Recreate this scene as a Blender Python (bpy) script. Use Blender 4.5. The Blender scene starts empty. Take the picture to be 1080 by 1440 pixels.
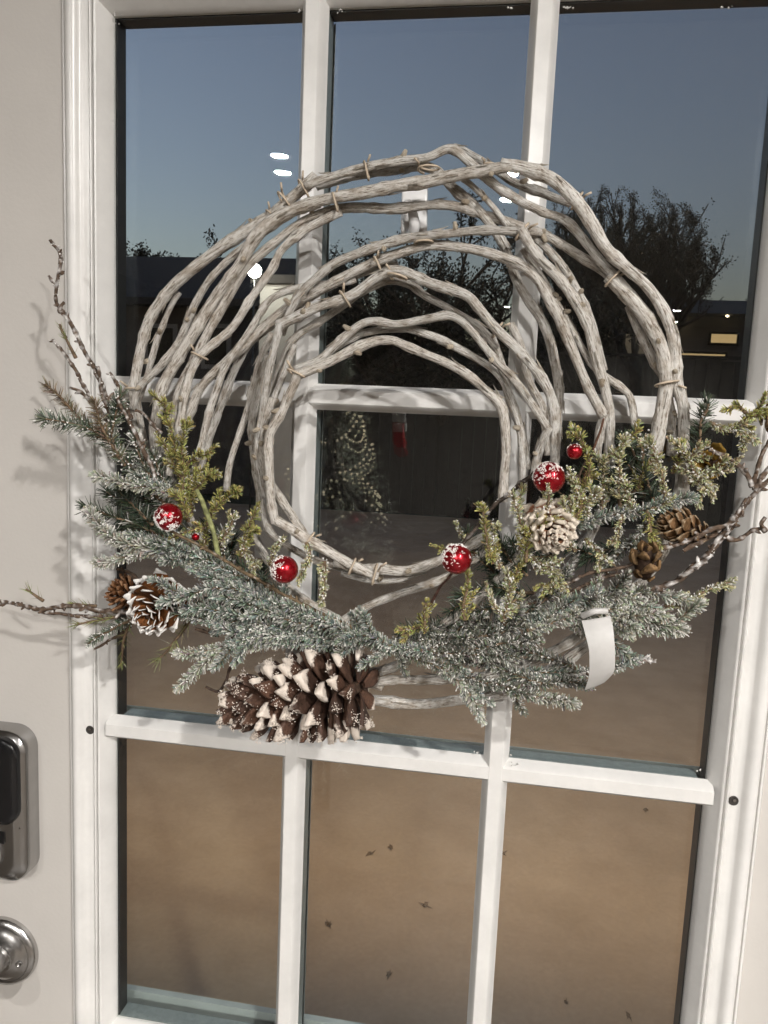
import bpy, bmesh, math, random
import numpy as np
from mathutils import Vector, Matrix, noise

random.seed(7); rng = np.random.default_rng(7)
sc = bpy.context.scene
col = sc.collection

# ------------------------------------------------------------------ camera
CAM = np.array([0.0888, -0.6819, 1.5847]); FOC = 1080.0
def rodr(r):
    r = np.array(r); th = np.linalg.norm(r); k = r / th
    K = np.array([[0, -k[2], k[1]], [k[2], 0, -k[0]], [-k[1], k[0], 0]])
    return np.eye(3) + math.sin(th) * K + (1 - math.cos(th)) * K @ K
ROT = rodr((-0.128, -0.0531, 0.1567))            # columns: right, forward, up
cd = bpy.data.cameras.new('camera'); cam = bpy.data.objects.new('camera', cd); col.objects.link(cam)
cd.sensor_fit = 'VERTICAL'; cd.sensor_height = 36; cd.lens = 36 * FOC / 1440
cd.clip_start = 0.02; cd.clip_end = 3000
m = Matrix.Identity(4)
for i in range(3):
    m[i][0] = ROT[i, 0]; m[i][1] = ROT[i, 2]; m[i][2] = -ROT[i, 1]; m[i][3] = CAM[i]
cam.matrix_world = m
sc.camera = cam
sc.render.resolution_x = 768; sc.render.resolution_y = 1024

# ------------------------------------------------------------------ sky and exposure
w = bpy.data.worlds.new('World'); sc.world = w; w.use_nodes = True
nt = w.node_tree; bg = nt.nodes['Background']
sky = nt.nodes.new('ShaderNodeTexSky'); sky.sky_type = 'NISHITA'; sky.sun_disc = False
sky.sun_elevation = math.radians(-2.0); sky.sun_rotation = math.radians(-62)
sky.air_density = 1.0; sky.dust_density = 2.5; sky.ozone_density = 1.4
hs_ = nt.nodes.new('ShaderNodeHueSaturation'); hs_.inputs['Saturation'].default_value = .86; hs_.inputs['Hue'].default_value = .510
nt.links.new(sky.outputs[0], hs_.inputs['Color']); nt.links.new(hs_.outputs[0], bg.inputs[0]); bg.inputs[1].default_value = 1.35
sc.view_settings.view_transform = 'Standard'; sc.view_settings.look = 'None'
sc.view_settings.exposure = 0.17; sc.view_settings.gamma = 1.0
sc.render.engine = 'CYCLES'
cy = sc.cycles
cy.use_denoising = True; cy.max_bounces = 5; cy.diffuse_bounces = 3; cy.glossy_bounces = 3
cy.transparent_max_bounces = 40; cy.transmission_bounces = 6
cy.caustics_reflective = False; cy.caustics_refractive = False
cy.sample_clamp_indirect = 6.0; cy.light_sampling_threshold = .03; cy.use_adaptive_sampling = True; cy.adaptive_threshold = .035; cy.adaptive_min_samples = 32

LAMP_Z = 2.75
# ceiling downlights: x, y, emission strength
LAMPS = [(-1.05, -2.95, 2200, 'left of the camera'),
         (0.02, -3.25, 5600, 'behind the camera'),
         (1.25, -1.75, 4200, 'right of the camera'),
         (2.05, -3.05, 7500, 'near the right wall'),
         (0.02, -6.4, 2500, 'far middle'),
         (1.75, -7.9, 1500, 'far right')]

# ------------------------------------------------------------------ helpers
def at(px, py, d=0.0):
    """point seen at photo pixel (px, py), lying d metres in front of the door's muntin plane"""
    r = ROT @ np.array([(px - 540) / FOC, 1.0, (720 - py) / FOC])
    t = (-d - CAM[1]) / r[1]
    return CAM + r * t
def at_y(px, py, y): return at(px, py, -y)
def pxm(p):
    """metres per photo pixel at point p"""
    return float((np.asarray(p) - CAM) @ ROT[:, 1]) / FOC

ORIG = {}
def link(o, parent=None):
    col.objects.link(o)
    if parent is not None: o.parent = parent
    return o
def tag(o, label=None, cat=None, group=None, kind=None):
    if label: o['label'] = label
    if cat: o['category'] = cat
    if group: o['group'] = group
    if kind: o['kind'] = kind
    return o
def empty(name, loc):
    o = bpy.data.objects.new(name, None); o.location = loc; o.empty_display_size = 0.05
    link(o); ORIG[o.name] = np.array(loc, float); return o
def origin(o):
    return ORIG.get(o.name, np.zeros(3)) if o is not None else np.zeros(3)

class MB:
    """collects vertices and faces (world coordinates); build() links them as one mesh object"""
    def __init__(s): s.v = []; s.f = []; s.c = []; s.uv = {}; s.hascol = False
    def add(s, v, f, c=None):
        b = len(s.v); s.v.extend([tuple(map(float, q)) for q in v]); s.f.extend([tuple(i + b for i in q) for q in f])
        if c is not None:
            s.hascol = True
            if not hasattr(c[0], '__len__'): c = [c] * len(v)
            s.c.extend(c)
        else: s.c.extend([(1, 1, 1)] * len(v))
        return s
    def box(s, a, b):
        x0, y0, z0 = a; x1, y1, z1 = b
        return s.add([(x0,y0,z0),(x1,y0,z0),(x1,y1,z0),(x0,y1,z0),(x0,y0,z1),(x1,y0,z1),(x1,y1,z1),(x0,y1,z1)],
              [(0,3,2,1),(4,5,6,7),(0,1,5,4),(1,2,6,5),(2,3,7,6),(3,0,4,7)])
    def build(s, name, mat, parent=None, smooth=False, bevel=0, uv=None, auto=None):
        me = bpy.data.meshes.new(name); o0 = origin(parent)
        me.from_pydata([(x - o0[0], y - o0[1], z - o0[2]) for x, y, z in s.v], [], s.f)
        if s.hascol:
            ca = me.color_attributes.new('Col', 'FLOAT_COLOR', 'POINT')
            ca.data.foreach_set('color', np.array([(*c[:3], 1.0) for c in s.c], np.float32).ravel())
        if uv is not None:
            ul = me.uv_layers.new(name='UVMap'); ul2 = me.uv_layers.new(name='UVAround'); uv = np.asarray(uv, np.float32)
            ul = me.uv_layers['UVMap']; ul2 = me.uv_layers['UVAround']
            li = np.empty(len(me.loops), np.int32); me.loops.foreach_get('vertex_index', li)
            ul.data.foreach_set('uv', np.ascontiguousarray(uv[li][:, :2]).ravel()); ul2.data.foreach_set('uv', np.ascontiguousarray(uv[li][:, 1:]).ravel())
        if smooth: me.polygons.foreach_set('use_smooth', [True] * len(me.polygons))
        me.materials.append(mat); me.update()
        o = bpy.data.objects.new(name, me); link(o, parent)
        ORIG[o.name] = o0
        if bevel:
            bm_ = o.modifiers.new('bevel', 'BEVEL'); bm_.width = bevel; bm_.segments = 2; bm_.limit_method = 'ANGLE'
        if auto is not None:
            me.set_sharp_from_angle(angle=math.radians(auto))
        return o

def catmull(P, n):
    P = np.asarray(P, float)
    Q = np.vstack([2 * P[0] - P[1], P, 2 * P[-1] - P[-2]])
    out = []
    for i in range(len(P) - 1):
        p0, p1, p2, p3 = Q[i:i + 4]
        for t in np.linspace(0, 1, n, endpoint=False):
            out.append(.5 * (2*p1 + (p2-p0)*t + (2*p0-5*p1+4*p2-p3)*t*t + (3*p1-p0-3*p2+p3)*t**3))
    out.append(P[-1]); return np.array(out)
def resample(P, step):
    P = np.asarray(P); s = np.r_[0, np.cumsum(np.linalg.norm(np.diff(P, axis=0), axis=1))]
    n = max(3, int(s[-1] / step) + 1); u = np.linspace(0, s[-1], n)
    return np.stack([np.interp(u, s, P[:, k]) for k in range(P.shape[1])], 1), u
def frames(P):
    T = np.gradient(P, axis=0); T /= np.linalg.norm(T, axis=1)[:, None] + 1e-12
    N = np.zeros_like(T); up = np.array([0, -1.0, 0.2])
    n = up - T[0] * (up @ T[0]); n /= np.linalg.norm(n)
    for i in range(len(T)):
        n = n - T[i] * (n @ T[i]); n /= np.linalg.norm(n) + 1e-12; N[i] = n
    return T, N, np.cross(T, N)
def tube(mb, P, rad, sides=8, colr=None, jitter=0.0, uvs=None, phase=0.0):
    T, N, B = frames(P); n = len(P)
    rad = np.broadcast_to(rad, (n,))
    a = np.linspace(0, 2 * math.pi, sides, endpoint=False)
    V = []; 
    s = np.r_[0, np.cumsum(np.linalg.norm(np.diff(P, axis=0), axis=1))]
    for i in range(n):
        for k, q in enumerate(a):
            r = rad[i]
            if jitter:
                r *= 1 + jitter * noise.noise(Vector((math.cos(q) * 1.3 + phase, math.sin(q) * 1.3, s[i] * 55 + phase * 3))) \
                       + jitter * .55 * noise.noise(Vector((math.cos(q) * 3.1, math.sin(q) * 3.1 + phase, s[i] * 190)))
            V.append(P[i] + (N[i] * math.cos(q) + B[i] * math.sin(q)) * r)
            if uvs is not None: uvs.append((s[i], math.cos(q), math.sin(q)))
    F = []
    for i in range(n - 1):
        for k in range(sides):
            k2 = (k + 1) % sides
            F.append((i*sides+k, i*sides+k2, (i+1)*sides+k2, (i+1)*sides+k))
    c0 = len(V); V.append(P[0] - T[0] * rad[0] * .25); V.append(P[-1] + T[-1] * rad[-1] * .25)
    if uvs is not None: uvs += [(0, 0, 0), (s[-1], 0, 0)]
    for k in range(sides):
        k2 = (k + 1) % sides
        F.append((c0, k2, k)); F.append((c0 + 1, (n-1)*sides+k, (n-1)*sides+k2))
    mb.add(V, F, colr)
    return mb
def lathe(prof, axis_o, ax, sides=24):
    """prof: list of (radius, distance along ax)"""
    ax = np.array(ax, float); ax /= np.linalg.norm(ax)
    t = np.array([0, 0, 1.0]) if abs(ax[2]) < .9 else np.array([1.0, 0, 0])
    u = np.cross(ax, t); u /= np.linalg.norm(u); v = np.cross(ax, u)
    V = []; F = []
    for r, h in prof:
        for k in range(sides):
            q = 2 * math.pi * k / sides
            V.append(np.array(axis_o) + ax * h + (u * math.cos(q) + v * math.sin(q)) * max(r, 1e-5))
    for i in range(len(prof) - 1):
        for k in range(sides):
            k2 = (k + 1) % sides
            F.append((i*sides+k, i*sides+k2, (i+1)*sides+k2, (i+1)*sides+k))
    F.append(tuple(range(sides))[::-1]); F.append(tuple((len(prof)-1)*sides + k for k in range(sides)))
    return V, F

# ------------------------------------------------------------------ materials
def mat(name):
    m = bpy.data.materials.new(name); m.use_nodes = True
    t = m.node_tree; return m, t, t.nodes['Principled BSDF']
def N(t, typ, **kw):
    n = t.nodes.new(typ)
    for k, v in kw.items():
        if k in n.inputs: n.inputs[k].default_value = v
        else: setattr(n, k, v)
    return n
def ramp(t, stops):
    n = t.nodes.new('ShaderNodeValToRGB'); e = n.color_ramp.elements
    while len(e) < len(stops): e.new(.5)
    for q, (p, c) in zip(e, stops): q.position = p; q.color = (*c, 1)
    return n
def simple(name, colr, rough=.5, metal=0, nscale=0, namp=.12, bump=0, bscale=200, coat=0, spec=.5):
    m, t, b = mat(name); L = t.links.new
    b.inputs['Roughness'].default_value = rough; b.inputs['Metallic'].default_value = metal
    b.inputs['Coat Weight'].default_value = coat; b.inputs['Specular IOR Level'].default_value = spec
    b.inputs['Base Color'].default_value = (*colr, 1)
    tc = N(t, 'ShaderNodeTexCoord')
    if nscale:
        n = N(t, 'ShaderNodeTexNoise', Scale=nscale, Detail=6.0, Roughness=.65); L(tc.outputs['Object'], n.inputs['Vector'])
        r = ramp(t, [(.3, tuple(c * (1 - namp) for c in colr)), (.7, tuple(min(1, c * (1 + namp)) for c in colr))])
        L(n.outputs['Fac'], r.inputs[0]); L(r.outputs[0], b.inputs['Base Color'])
    if bump:
        n2 = N(t, 'ShaderNodeTexNoise', Scale=bscale, Detail=4.0); L(tc.outputs['Object'], n2.inputs['Vector'])
        bp = N(t, 'ShaderNodeBump', Strength=bump, Distance=.002); L(n2.outputs['Fac'], bp.inputs['Height']); L(bp.outputs[0], b.inputs['Normal'])
    return m
M = {}
M['slab'] = simple('door_paint', (.565, .535, .50), .48, nscale=9, namp=.035, bump=.10, bscale=260)
M['frame'] = simple('frame_white', (.735, .72, .695), .27, nscale=22, namp=.075, bump=.10, bscale=110)
M['spacer'] = simple('black_spacer', (.012, .012, .013), .45)
M['spacer_grey'] = simple('grey_spacer', (.23, .265, .265), .35, nscale=120, namp=.2)
M['ext'] = simple('exterior_frame', (.45, .47, .47), .5, nscale=30)
M['nickel'] = simple('satin_nickel', (.42, .415, .41), .20, 1.0, nscale=60, namp=.05)
M['steel'] = simple('brushed_steel', (.52, .51, .50), .24, 1.0)
M['blackplastic'] = simple('black_gloss_plastic', (.008, .008, .009), .16, coat=.3)
M['mark'] = simple('dark_engraving', (.05, .045, .04), .6)
M['hole'] = simple('dark_screw_hole', (.035, .03, .026), .8)
M['hookplastic'] = simple('white_hook_plastic', (.80, .79, .78), .3)
M['tagpaper'] = simple('white_tag', (.56, .545, .525), .55, nscale=70, namp=.05, bump=.15, bscale=120)
def glass_mat():
    m = bpy.data.materials.new('window_glass'); m.use_nodes = True; t = m.node_tree; t.nodes.clear(); L = t.links.new
    lw = N(t, 'ShaderNodeLayerWeight', Blend=.5)
    p = N(t, 'ShaderNodeMath', operation='POWER'); p.inputs[1].default_value = 5.0; L(lw.outputs['Facing'], p.inputs[0])
    ma = N(t, 'ShaderNodeMath', operation='MULTIPLY_ADD'); ma.inputs[1].default_value = .96; ma.inputs[2].default_value = .04; L(p.outputs[0], ma.inputs[0])
    tr = N(t, 'ShaderNodeBsdfTransparent', Color=(.965, .98, .972, 1)); gl = N(t, 'ShaderNodeBsdfGlossy', Roughness=.0, Color=(1, 1, 1, 1))
    mx = N(t, 'ShaderNodeMixShader'); L(ma.outputs[0], mx.inputs[0]); L(tr.outputs[0], mx.inputs[1]); L(gl.outputs[0], mx.inputs[2])
    o = N(t, 'ShaderNodeOutputMaterial'); L(mx.outputs[0], o.inputs[0]); return m
M['glass'] = glass_mat()
def vine_mat():
    m, t, b = mat('whitewashed_vine_bark'); L = t.links.new
    ua = N(t, 'ShaderNodeUVMap', uv_map='UVMap'); ub = N(t, 'ShaderNodeUVMap', uv_map='UVAround'); oi = N(t, 'ShaderNodeObjectInfo')
    sa = N(t, 'ShaderNodeSeparateXYZ'); sb = N(t, 'ShaderNodeSeparateXYZ'); uv = N(t, 'ShaderNodeCombineXYZ'); L(ua.outputs[0], sa.inputs[0]); L(ub.outputs[0], sb.inputs[0])
    L(sa.outputs[0], uv.inputs[0]); L(sb.outputs[0], uv.inputs[1]); L(sb.outputs[1], uv.inputs[2])
    mp = N(t, 'ShaderNodeMapping'); mp.inputs['Scale'].default_value = (30, 1.9, 1.9)
    cmb = N(t, 'ShaderNodeCombineXYZ')
    mul = N(t, 'ShaderNodeMath', operation='MULTIPLY'); mul.inputs[1].default_value = 57.0; L(oi.outputs['Random'], mul.inputs[0])
    L(mul.outputs[0], cmb.inputs[0]); L(mul.outputs[0], cmb.inputs[1]); L(cmb.outputs[0], mp.inputs['Location'])
    L(uv.outputs[0], mp.inputs['Vector'])
    n1 = N(t, 'ShaderNodeTexNoise', Scale=1.6, Detail=8.0, Roughness=.72); L(mp.outputs[0], n1.inputs['Vector'])
    tc = N(t, 'ShaderNodeTexCoord')
    n2 = N(t, 'ShaderNodeTexNoise', Scale=85.0, Detail=6.0, Roughness=.65); L(tc.outputs['Object'], n2.inputs['Vector'])
    n3 = N(t, 'ShaderNodeTexNoise', Scale=420.0, Detail=3.0); L(tc.outputs['Object'], n3.inputs['Vector'])
    r1 = ramp(t, [(.27, (.36, .29, .225)), (.37, (.66, .605, .535)), (.48, (.82, .785, .73)), (.68, (.90, .875, .83))]); L(n1.outputs['Fac'], r1.inputs[0])
    r2 = ramp(t, [(.36, (.56, .49, .42)), (.52, (1, 1, 1))]); L(n2.outputs['Fac'], r2.inputs[0])
    mx = N(t, 'ShaderNodeMix', data_type='RGBA', blend_type='MULTIPLY'); mx.inputs[0].default_value = .7
    L(r1.outputs[0], mx.inputs[6]); L(r2.outputs[0], mx.inputs[7])
    va = N(t, 'ShaderNodeVertexColor', layer_name='Col')
    mx2 = N(t, 'ShaderNodeMix', data_type='RGBA', blend_type='MULTIPLY'); mx2.inputs[0].default_value = 1
    L(mx.outputs[2], mx2.inputs[6]); L(va.outputs[0], mx2.inputs[7]); L(mx2.outputs[2], b.inputs['Base Color'])
    b.inputs['Roughness'].default_value = .8; b.inputs['Specular IOR Level'].default_value = .2
    mp2 = N(t, 'ShaderNodeMapping'); mp2.inputs['Scale'].default_value = (120, 4.2, 4.2); L(uv.outputs[0], mp2.inputs['Vector']); L(cmb.outputs[0], mp2.inputs['Location'])
    n4 = N(t, 'ShaderNodeTexNoise', Scale=1.0, Detail=6.0, Roughness=.7); L(mp2.outputs[0], n4.inputs['Vector'])
    r4 = ramp(t, [(.37, (.22, .165, .12)), (.445, (.78, .745, .70)), (.50, (1, 1, 1)), (.64, (1.14, 1.14, 1.14))]); L(n4.outputs['Fac'], r4.inputs[0])
    mx4 = N(t, 'ShaderNodeMix', data_type='RGBA', blend_type='MULTIPLY'); mx4.inputs[0].default_value = .9
    L(mx2.outputs[2], mx4.inputs[6]); L(r4.outputs[0], mx4.inputs[7]); L(mx4.outputs[2], b.inputs['Base Color'])
    m5 = N(t, 'ShaderNodeMath', operation='MULTIPLY_ADD'); m5.inputs[1].default_value = .8; L(n4.outputs['Fac'], m5.inputs[0]); L(n1.outputs['Fac'], m5.inputs[2])
    ad = N(t, 'ShaderNodeMath', operation='ADD'); L(m5.outputs[0], ad.inputs[0])
    m3 = N(t, 'ShaderNodeMath', operation='MULTIPLY'); m3.inputs[1].default_value = .35; L(n3.outputs['Fac'], m3.inputs[0]); L(m3.outputs[0], ad.inputs[1])
    bp = N(t, 'ShaderNodeBump', Strength=1.0, Distance=.0026); L(ad.outputs[0], bp.inputs['Height']); L(bp.outputs[0], b.inputs['Normal'])
    return m
M['vine'] = vine_mat()
def scale_mat():
    m, t, b = mat('pine_cone_scale'); L = t.links.new; tc = N(t, 'ShaderNodeTexCoord'); oi = N(t, 'ShaderNodeObjectInfo')
    ad = N(t, 'ShaderNodeVectorMath', operation='ADD'); L(tc.outputs['Object'], ad.inputs[0]); L(oi.outputs['Random'], ad.inputs[1])
    va = N(t, 'ShaderNodeVertexColor', layer_name='Col'); sn = N(t, 'ShaderNodeVertexColor', layer_name='Snow'); sc_ = N(t, 'ShaderNodeVertexColor', layer_name='SnowCol')
    n1 = N(t, 'ShaderNodeTexNoise', Scale=330.0, Detail=5.0, Roughness=.65); L(ad.outputs[0], n1.inputs['Vector'])
    n2 = N(t, 'ShaderNodeTexNoise', Scale=90.0, Detail=3.0); L(ad.outputs[0], n2.inputs['Vector'])
    r = ramp(t, [(.3, (.55, .5, .45)), (.7, (1.4, 1.3, 1.2))]); L(n1.outputs['Fac'], r.inputs[0])
    mx = N(t, 'ShaderNodeMix', data_type='RGBA', blend_type='MULTIPLY'); mx.inputs[0].default_value = 1; L(va.outputs[0], mx.inputs[6]); L(r.outputs[0], mx.inputs[7])
    r0 = ramp(t, [(0, (.7, .7, .7)), (1, (1.35, 1.25, 1.15))]); L(oi.outputs['Random'], r0.inputs[0])
    mx0 = N(t, 'ShaderNodeMix', data_type='RGBA', blend_type='MULTIPLY'); mx0.inputs[0].default_value = 1; L(mx.outputs[2], mx0.inputs[6]); L(r0.outputs[0], mx0.inputs[7])
    s1 = N(t, 'ShaderNodeMath', operation='MULTIPLY_ADD'); s1.inputs[1].default_value = .55; L(n1.outputs['Fac'], s1.inputs[0])
    s2 = N(t, 'ShaderNodeMath', operation='MULTIPLY_ADD'); s2.inputs[1].default_value = .6; L(n2.outputs['Fac'], s2.inputs[0]); L(sn.outputs[0], s2.inputs[2]); L(s2.outputs[0], s1.inputs[2])
    rm = ramp(t, [(.0, (0, 0, 0)), (1, (1, 1, 1))]); rm.color_ramp.elements[0].position = .92; rm.color_ramp.elements[1].position = 1.0
    mr = N(t, 'ShaderNodeMapRange'); mr.inputs[1].default_value = .95; mr.inputs[2].default_value = 1.12; L(s1.outputs[0], mr.inputs[0])
    mx2 = N(t, 'ShaderNodeMix', data_type='RGBA'); L(mr.outputs[0], mx2.inputs[0]); L(mx0.outputs[2], mx2.inputs[6]); L(sc_.outputs[0], mx2.inputs[7]); L(mx2.outputs[2], b.inputs['Base Color'])
    b.inputs['Roughness'].default_value = .6; b.inputs['Specular IOR Level'].default_value = .3
    bp = N(t, 'ShaderNodeBump', Strength=.7, Distance=.0012); L(s1.outputs[0], bp.inputs['Height']); L(bp.outputs[0], b.inputs['Normal']); return m
def vcol_mat(name, rough=.6, spec=.3, nscale=0, namp=.25, rnd=0, metal=0, sheen=0):
    m, t, b = mat(name); L = t.links.new
    va = N(t, 'ShaderNodeVertexColor', layer_name='Col'); out = va.outputs[0]
    if nscale:
        tc = N(t, 'ShaderNodeTexCoord'); n = N(t, 'ShaderNodeTexNoise', Scale=nscale, Detail=5.0); L(tc.outputs['Object'], n.inputs['Vector'])
        r = ramp(t, [(.3, (1 - namp,) * 3), (.7, (1 + namp,) * 3)]); L(n.outputs['Fac'], r.inputs[0])
        mx = N(t, 'ShaderNodeMix', data_type='RGBA', blend_type='MULTIPLY'); mx.inputs[0].default_value = 1
        L(out, mx.inputs[6]); L(r.outputs[0], mx.inputs[7]); out = mx.outputs[2]
    if rnd:
        oi = N(t, 'ShaderNodeObjectInfo'); r = ramp(t, [(0, (1 - rnd,) * 3), (1, (1 + rnd, 1 + rnd * .8, 1 + rnd * .6))]); L(oi.outputs['Random'], r.inputs[0])
        mx = N(t, 'ShaderNodeMix', data_type='RGBA', blend_type='MULTIPLY'); mx.inputs[0].default_value = 1
        L(out, mx.inputs[6]); L(r.outputs[0], mx.inputs[7]); out = mx.outputs[2]
    L(out, b.inputs['Base Color'])
    b.inputs['Roughness'].default_value = rough; b.inputs['Specular IOR Level'].default_value = spec; b.inputs['Metallic'].default_value = metal
    return m
M['needle'] = vcol_mat('flocked_needles', .55, .35)
M['twig'] = vcol_mat('frosted_twig_bark', .75, .2, nscale=260, namp=.5)
M['scale'] = scale_mat()
M['frost'] = simple('frost_grains', (.82, .80, .76), .35, spec=.6)
M['bauble'] = simple('red_bauble', (.36, .004, .012), .26, .7, coat=.5)
M['tie'] = simple('vine_tendril', (.50, .41, .31), .7, nscale=90, namp=.3)

# ------------------------------------------------------------------ THE ROOM (light and reflections) and OUTDOORS
M['roomwall'] = simple('room_wall_paint', (.24, .22, .20), .7, nscale=4, namp=.04)
M['ceiling'] = simple('ceiling_paint', (.42, .41, .39), .8, nscale=5, namp=.03)
M['floor'] = simple('room_floor', (.10, .085, .07), .4, nscale=7, namp=.2)
M['concrete'] = None
RX0, RX1, RY0, RZ = -3.6, 3.0, -9.2, LAMP_Z
def struct(name, mb, m):
    o = mb.build(name, m); o['kind'] = 'structure'; return o
b = MB(); b.box((RX0, RY0, -.06), (RX1, .06, 0)); struct('floor', b, M['floor'])
b = MB(); b.box((RX0, RY0, RZ), (RX1, .06, RZ + .1)); struct('ceiling', b, M['ceiling'])
b = MB(); b.box((RX0 - .1, RY0, 0), (RX0, .06, RZ)); struct('wall_left', b, M['roomwall'])
b = MB(); b.box((RX1, RY0, 0), (RX1 + .1, .06, RZ)); struct('wall_right', b, M['roomwall'])
b = MB(); b.box((RX0 - .1, RY0 - .1, 0), (RX1 + .1, RY0, RZ)); struct('wall_back', b, M['roomwall'])
b = MB()
for x0, x1, z0, z1 in ((RX0, -.463, 0, RZ), (.463, RX1, 0, RZ), (-.463, .463, 2.04, RZ)): b.box((x0, .004, z0), (x1, .12, z1))
struct('wall_door', b, M['roomwall'])
for k, (x, y, st, where) in enumerate(LAMPS):
    b = MB(); b.add(*lathe([(.072, -.001), (.072, .006), (.060, .009), (.045, .007), (.0415, -.001)], (x, y, RZ), (0, 0, -1), 32))
    lo = b.build('ceiling_light', M['ceiling'], smooth=True); tag(lo, 'round recessed ceiling downlight, ' + where + ' in the room', 'ceiling light', 'recessed ceiling downlights')
    em = bpy.data.materials.new('downlight_lens'); em.use_nodes = True; e_ = em.node_tree.nodes['Principled BSDF']
    e_.inputs['Base Color'].default_value = (.8, .8, .8, 1); e_.inputs['Emission Color'].default_value = (1, .97, .935, 1); e_.inputs['Emission Strength'].default_value = st
    b = MB(); b.add([(x + .040 * math.cos(q), y + .040 * math.sin(q), RZ - .0026) for q in np.linspace(0, 6.2832, 12, endpoint=False)][::-1], [tuple(range(12))]); b.build('lens', em, lo)

GZ = -.12
def on_ground(px, py, z=GZ):
    r = ROT @ np.array([(px - 540) / FOC, 1.0, (720 - py) / FOC]); return CAM + r * ((z - CAM[2]) / r[2])
def conc():
    m, t, b = mat('concrete'); L = t.links.new; tc = N(t, 'ShaderNodeTexCoord')
    n1 = N(t, 'ShaderNodeTexNoise', Scale=1.1, Detail=7.0, Roughness=.62); n2 = N(t, 'ShaderNodeTexNoise', Scale=60.0, Detail=4.0); n3 = N(t, 'ShaderNodeTexNoise', Scale=5.0, Detail=5.0)
    for n in (n1, n2, n3): L(tc.outputs['Object'], n.inputs['Vector'])
    r1 = ramp(t, [(.30, (.50, .35, .225)), (.5, (.58, .415, .275)), (.70, (.63, .46, .315))]); L(n1.outputs['Fac'], r1.inputs[0])
    r3 = ramp(t, [(.35, (.90, .89, .87)), (.6, (1, 1, 1))]); L(n3.outputs['Fac'], r3.inputs[0])
    r2 = ramp(t, [(.3, (.94, .94, .94)), (.7, (1.04, 1.04, 1.04))]); L(n2.outputs['Fac'], r2.inputs[0])
    a = N(t, 'ShaderNodeMix', data_type='RGBA', blend_type='MULTIPLY'); a.inputs[0].default_value = 1; L(r1.outputs[0], a.inputs[6]); L(r2.outputs[0], a.inputs[7])
    c = N(t, 'ShaderNodeMix', data_type='RGBA', blend_type='MULTIPLY'); c.inputs[0].default_value = 1; L(a.outputs[2], c.inputs[6]); L(r3.outputs[0], c.inputs[7]); L(c.outputs[2], b.inputs['Base Color'])
    b.inputs['Roughness'].default_value = .85; bp = N(t, 'ShaderNodeBump', Strength=.3, Distance=.003); L(n2.outputs['Fac'], bp.inputs['Height']); L(bp.outputs[0], b.inputs['Normal']); return m
M['concrete'] = conc()
M['grass'] = simple('dark_lawn', (.05, .06, .03), .9, nscale=6, namp=.4, bump=.5, bscale=60)
b = MB(); b.add([(-900, -300, GZ - .02), (900, -300, GZ - .02), (900, 1500, GZ - .02), (-900, 1500, GZ - .02)], [(0, 1, 2, 3)]); struct('ground', b, M['grass'])
b = MB(); b.box((-7, .125, GZ - .1), (6, 11.9, GZ)); struct('patio', b, M['concrete'])
pl_ = empty('patio_fill_light', (0.35, .20, 2.60)); tag(pl_, 'warm fill lamp added out of view above the door to brighten the patio', 'lamp')  # unseen fill lamp, added to brighten and warm the patio
em = bpy.data.materials.new('patio_fill_glow'); em.use_nodes = True; e_ = em.node_tree.nodes['Principled BSDF']
e_.inputs['Emission Color'].default_value = (1, .78, .56, 1); e_.inputs['Emission Strength'].default_value = 1900
b = MB(); b.box((.30, .122, 2.60), (.40, .14, 2.74)); b.build('backplate', M['floor'], pl_)
b = MB(); b.add(*lathe([(.02, -.06), (.045, -.05), (.05, 0), (.045, .05), (.02, .06)], (.35, .20, 2.68), (0, 0, 1), 8)); b.build('globe', em, pl_)
dh = empty('added_shade_board', (0, .25, 2.28)); tag(dh, 'unseen board added above the door to shade a band of the patio', 'light_blocker')  # unseen board, added under the fill lamp to darken the patio by the door
b = MB(); b.box((-.9, .122, 2.28), (.9, .375, 2.315)); b.build('board', M['ceiling'], dh, bevel=.004)
b = MB(); b.box((-.86, .122, 2.20), (.86, .20, 2.2795)); b.build('moulding', M['ceiling'], dh, bevel=.004)
# fallen leaves on the patio
M['leaf'] = simple('dead_leaf', (.20, .125, .07), .8, nscale=60, namp=.3)
leafspots = [((462,1302), 'dark star shaped dead leaf on the concrete below the large cone'), ((521,1202), 'slim dead leaf high in the bottom middle pane'), ((598,1275), 'small curled dead leaf right of centre in the bottom middle pane'),
             ((547,1373), 'small upright dead leaf near the shadow in the bottom middle pane'), ((796,1411), 'curled dead leaf at the foot of the bottom right pane'), ((707,1203), 'thin dead leaf beside the right muntin in the bottom right pane'),
             ((549,1194), 'tiny faint dead leaf above the slim one in the bottom middle pane'), ((884,1432), 'dark dead leaf lowest in the bottom right pane'),
             ((908,1141), 'dead leaf just under the right end of the lower bar')]
for k, (p, lab) in enumerate(leafspots):
    c = on_ground(*p); rr = random.Random(k); a0 = rr.uniform(0, 6.28); sz = rr.uniform(.010, .019); V = [c + np.array([0, 0, .006])]
    npt = 12
    for j in range(npt):
        q = 2 * math.pi * j / npt; r = sz * (1 if j % 2 == 0 else .55) * (1.5 if j in (0, 6) else .75)
        V.append(c + np.array([math.cos(q + a0) * r, math.sin(q + a0) * r, .003 + rr.uniform(0, .012)]))
    V += [v_ + np.array([0, 0, -.0012]) for v_ in V]
    F = [(0, 1 + j, 1 + (j + 1) % npt) for j in range(npt)] + [(npt + 1, npt + 2 + (j + 1) % npt, npt + 2 + j) for j in range(npt)] + [(1 + j, npt + 2 + j, npt + 2 + (j + 1) % npt, 1 + (j + 1) % npt) for j in range(npt)]
    b = MB(); b.add(V, F); tag(b.build('fallen_leaf', M['leaf']), lab, 'leaf', 'dead leaves on the patio')

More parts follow.
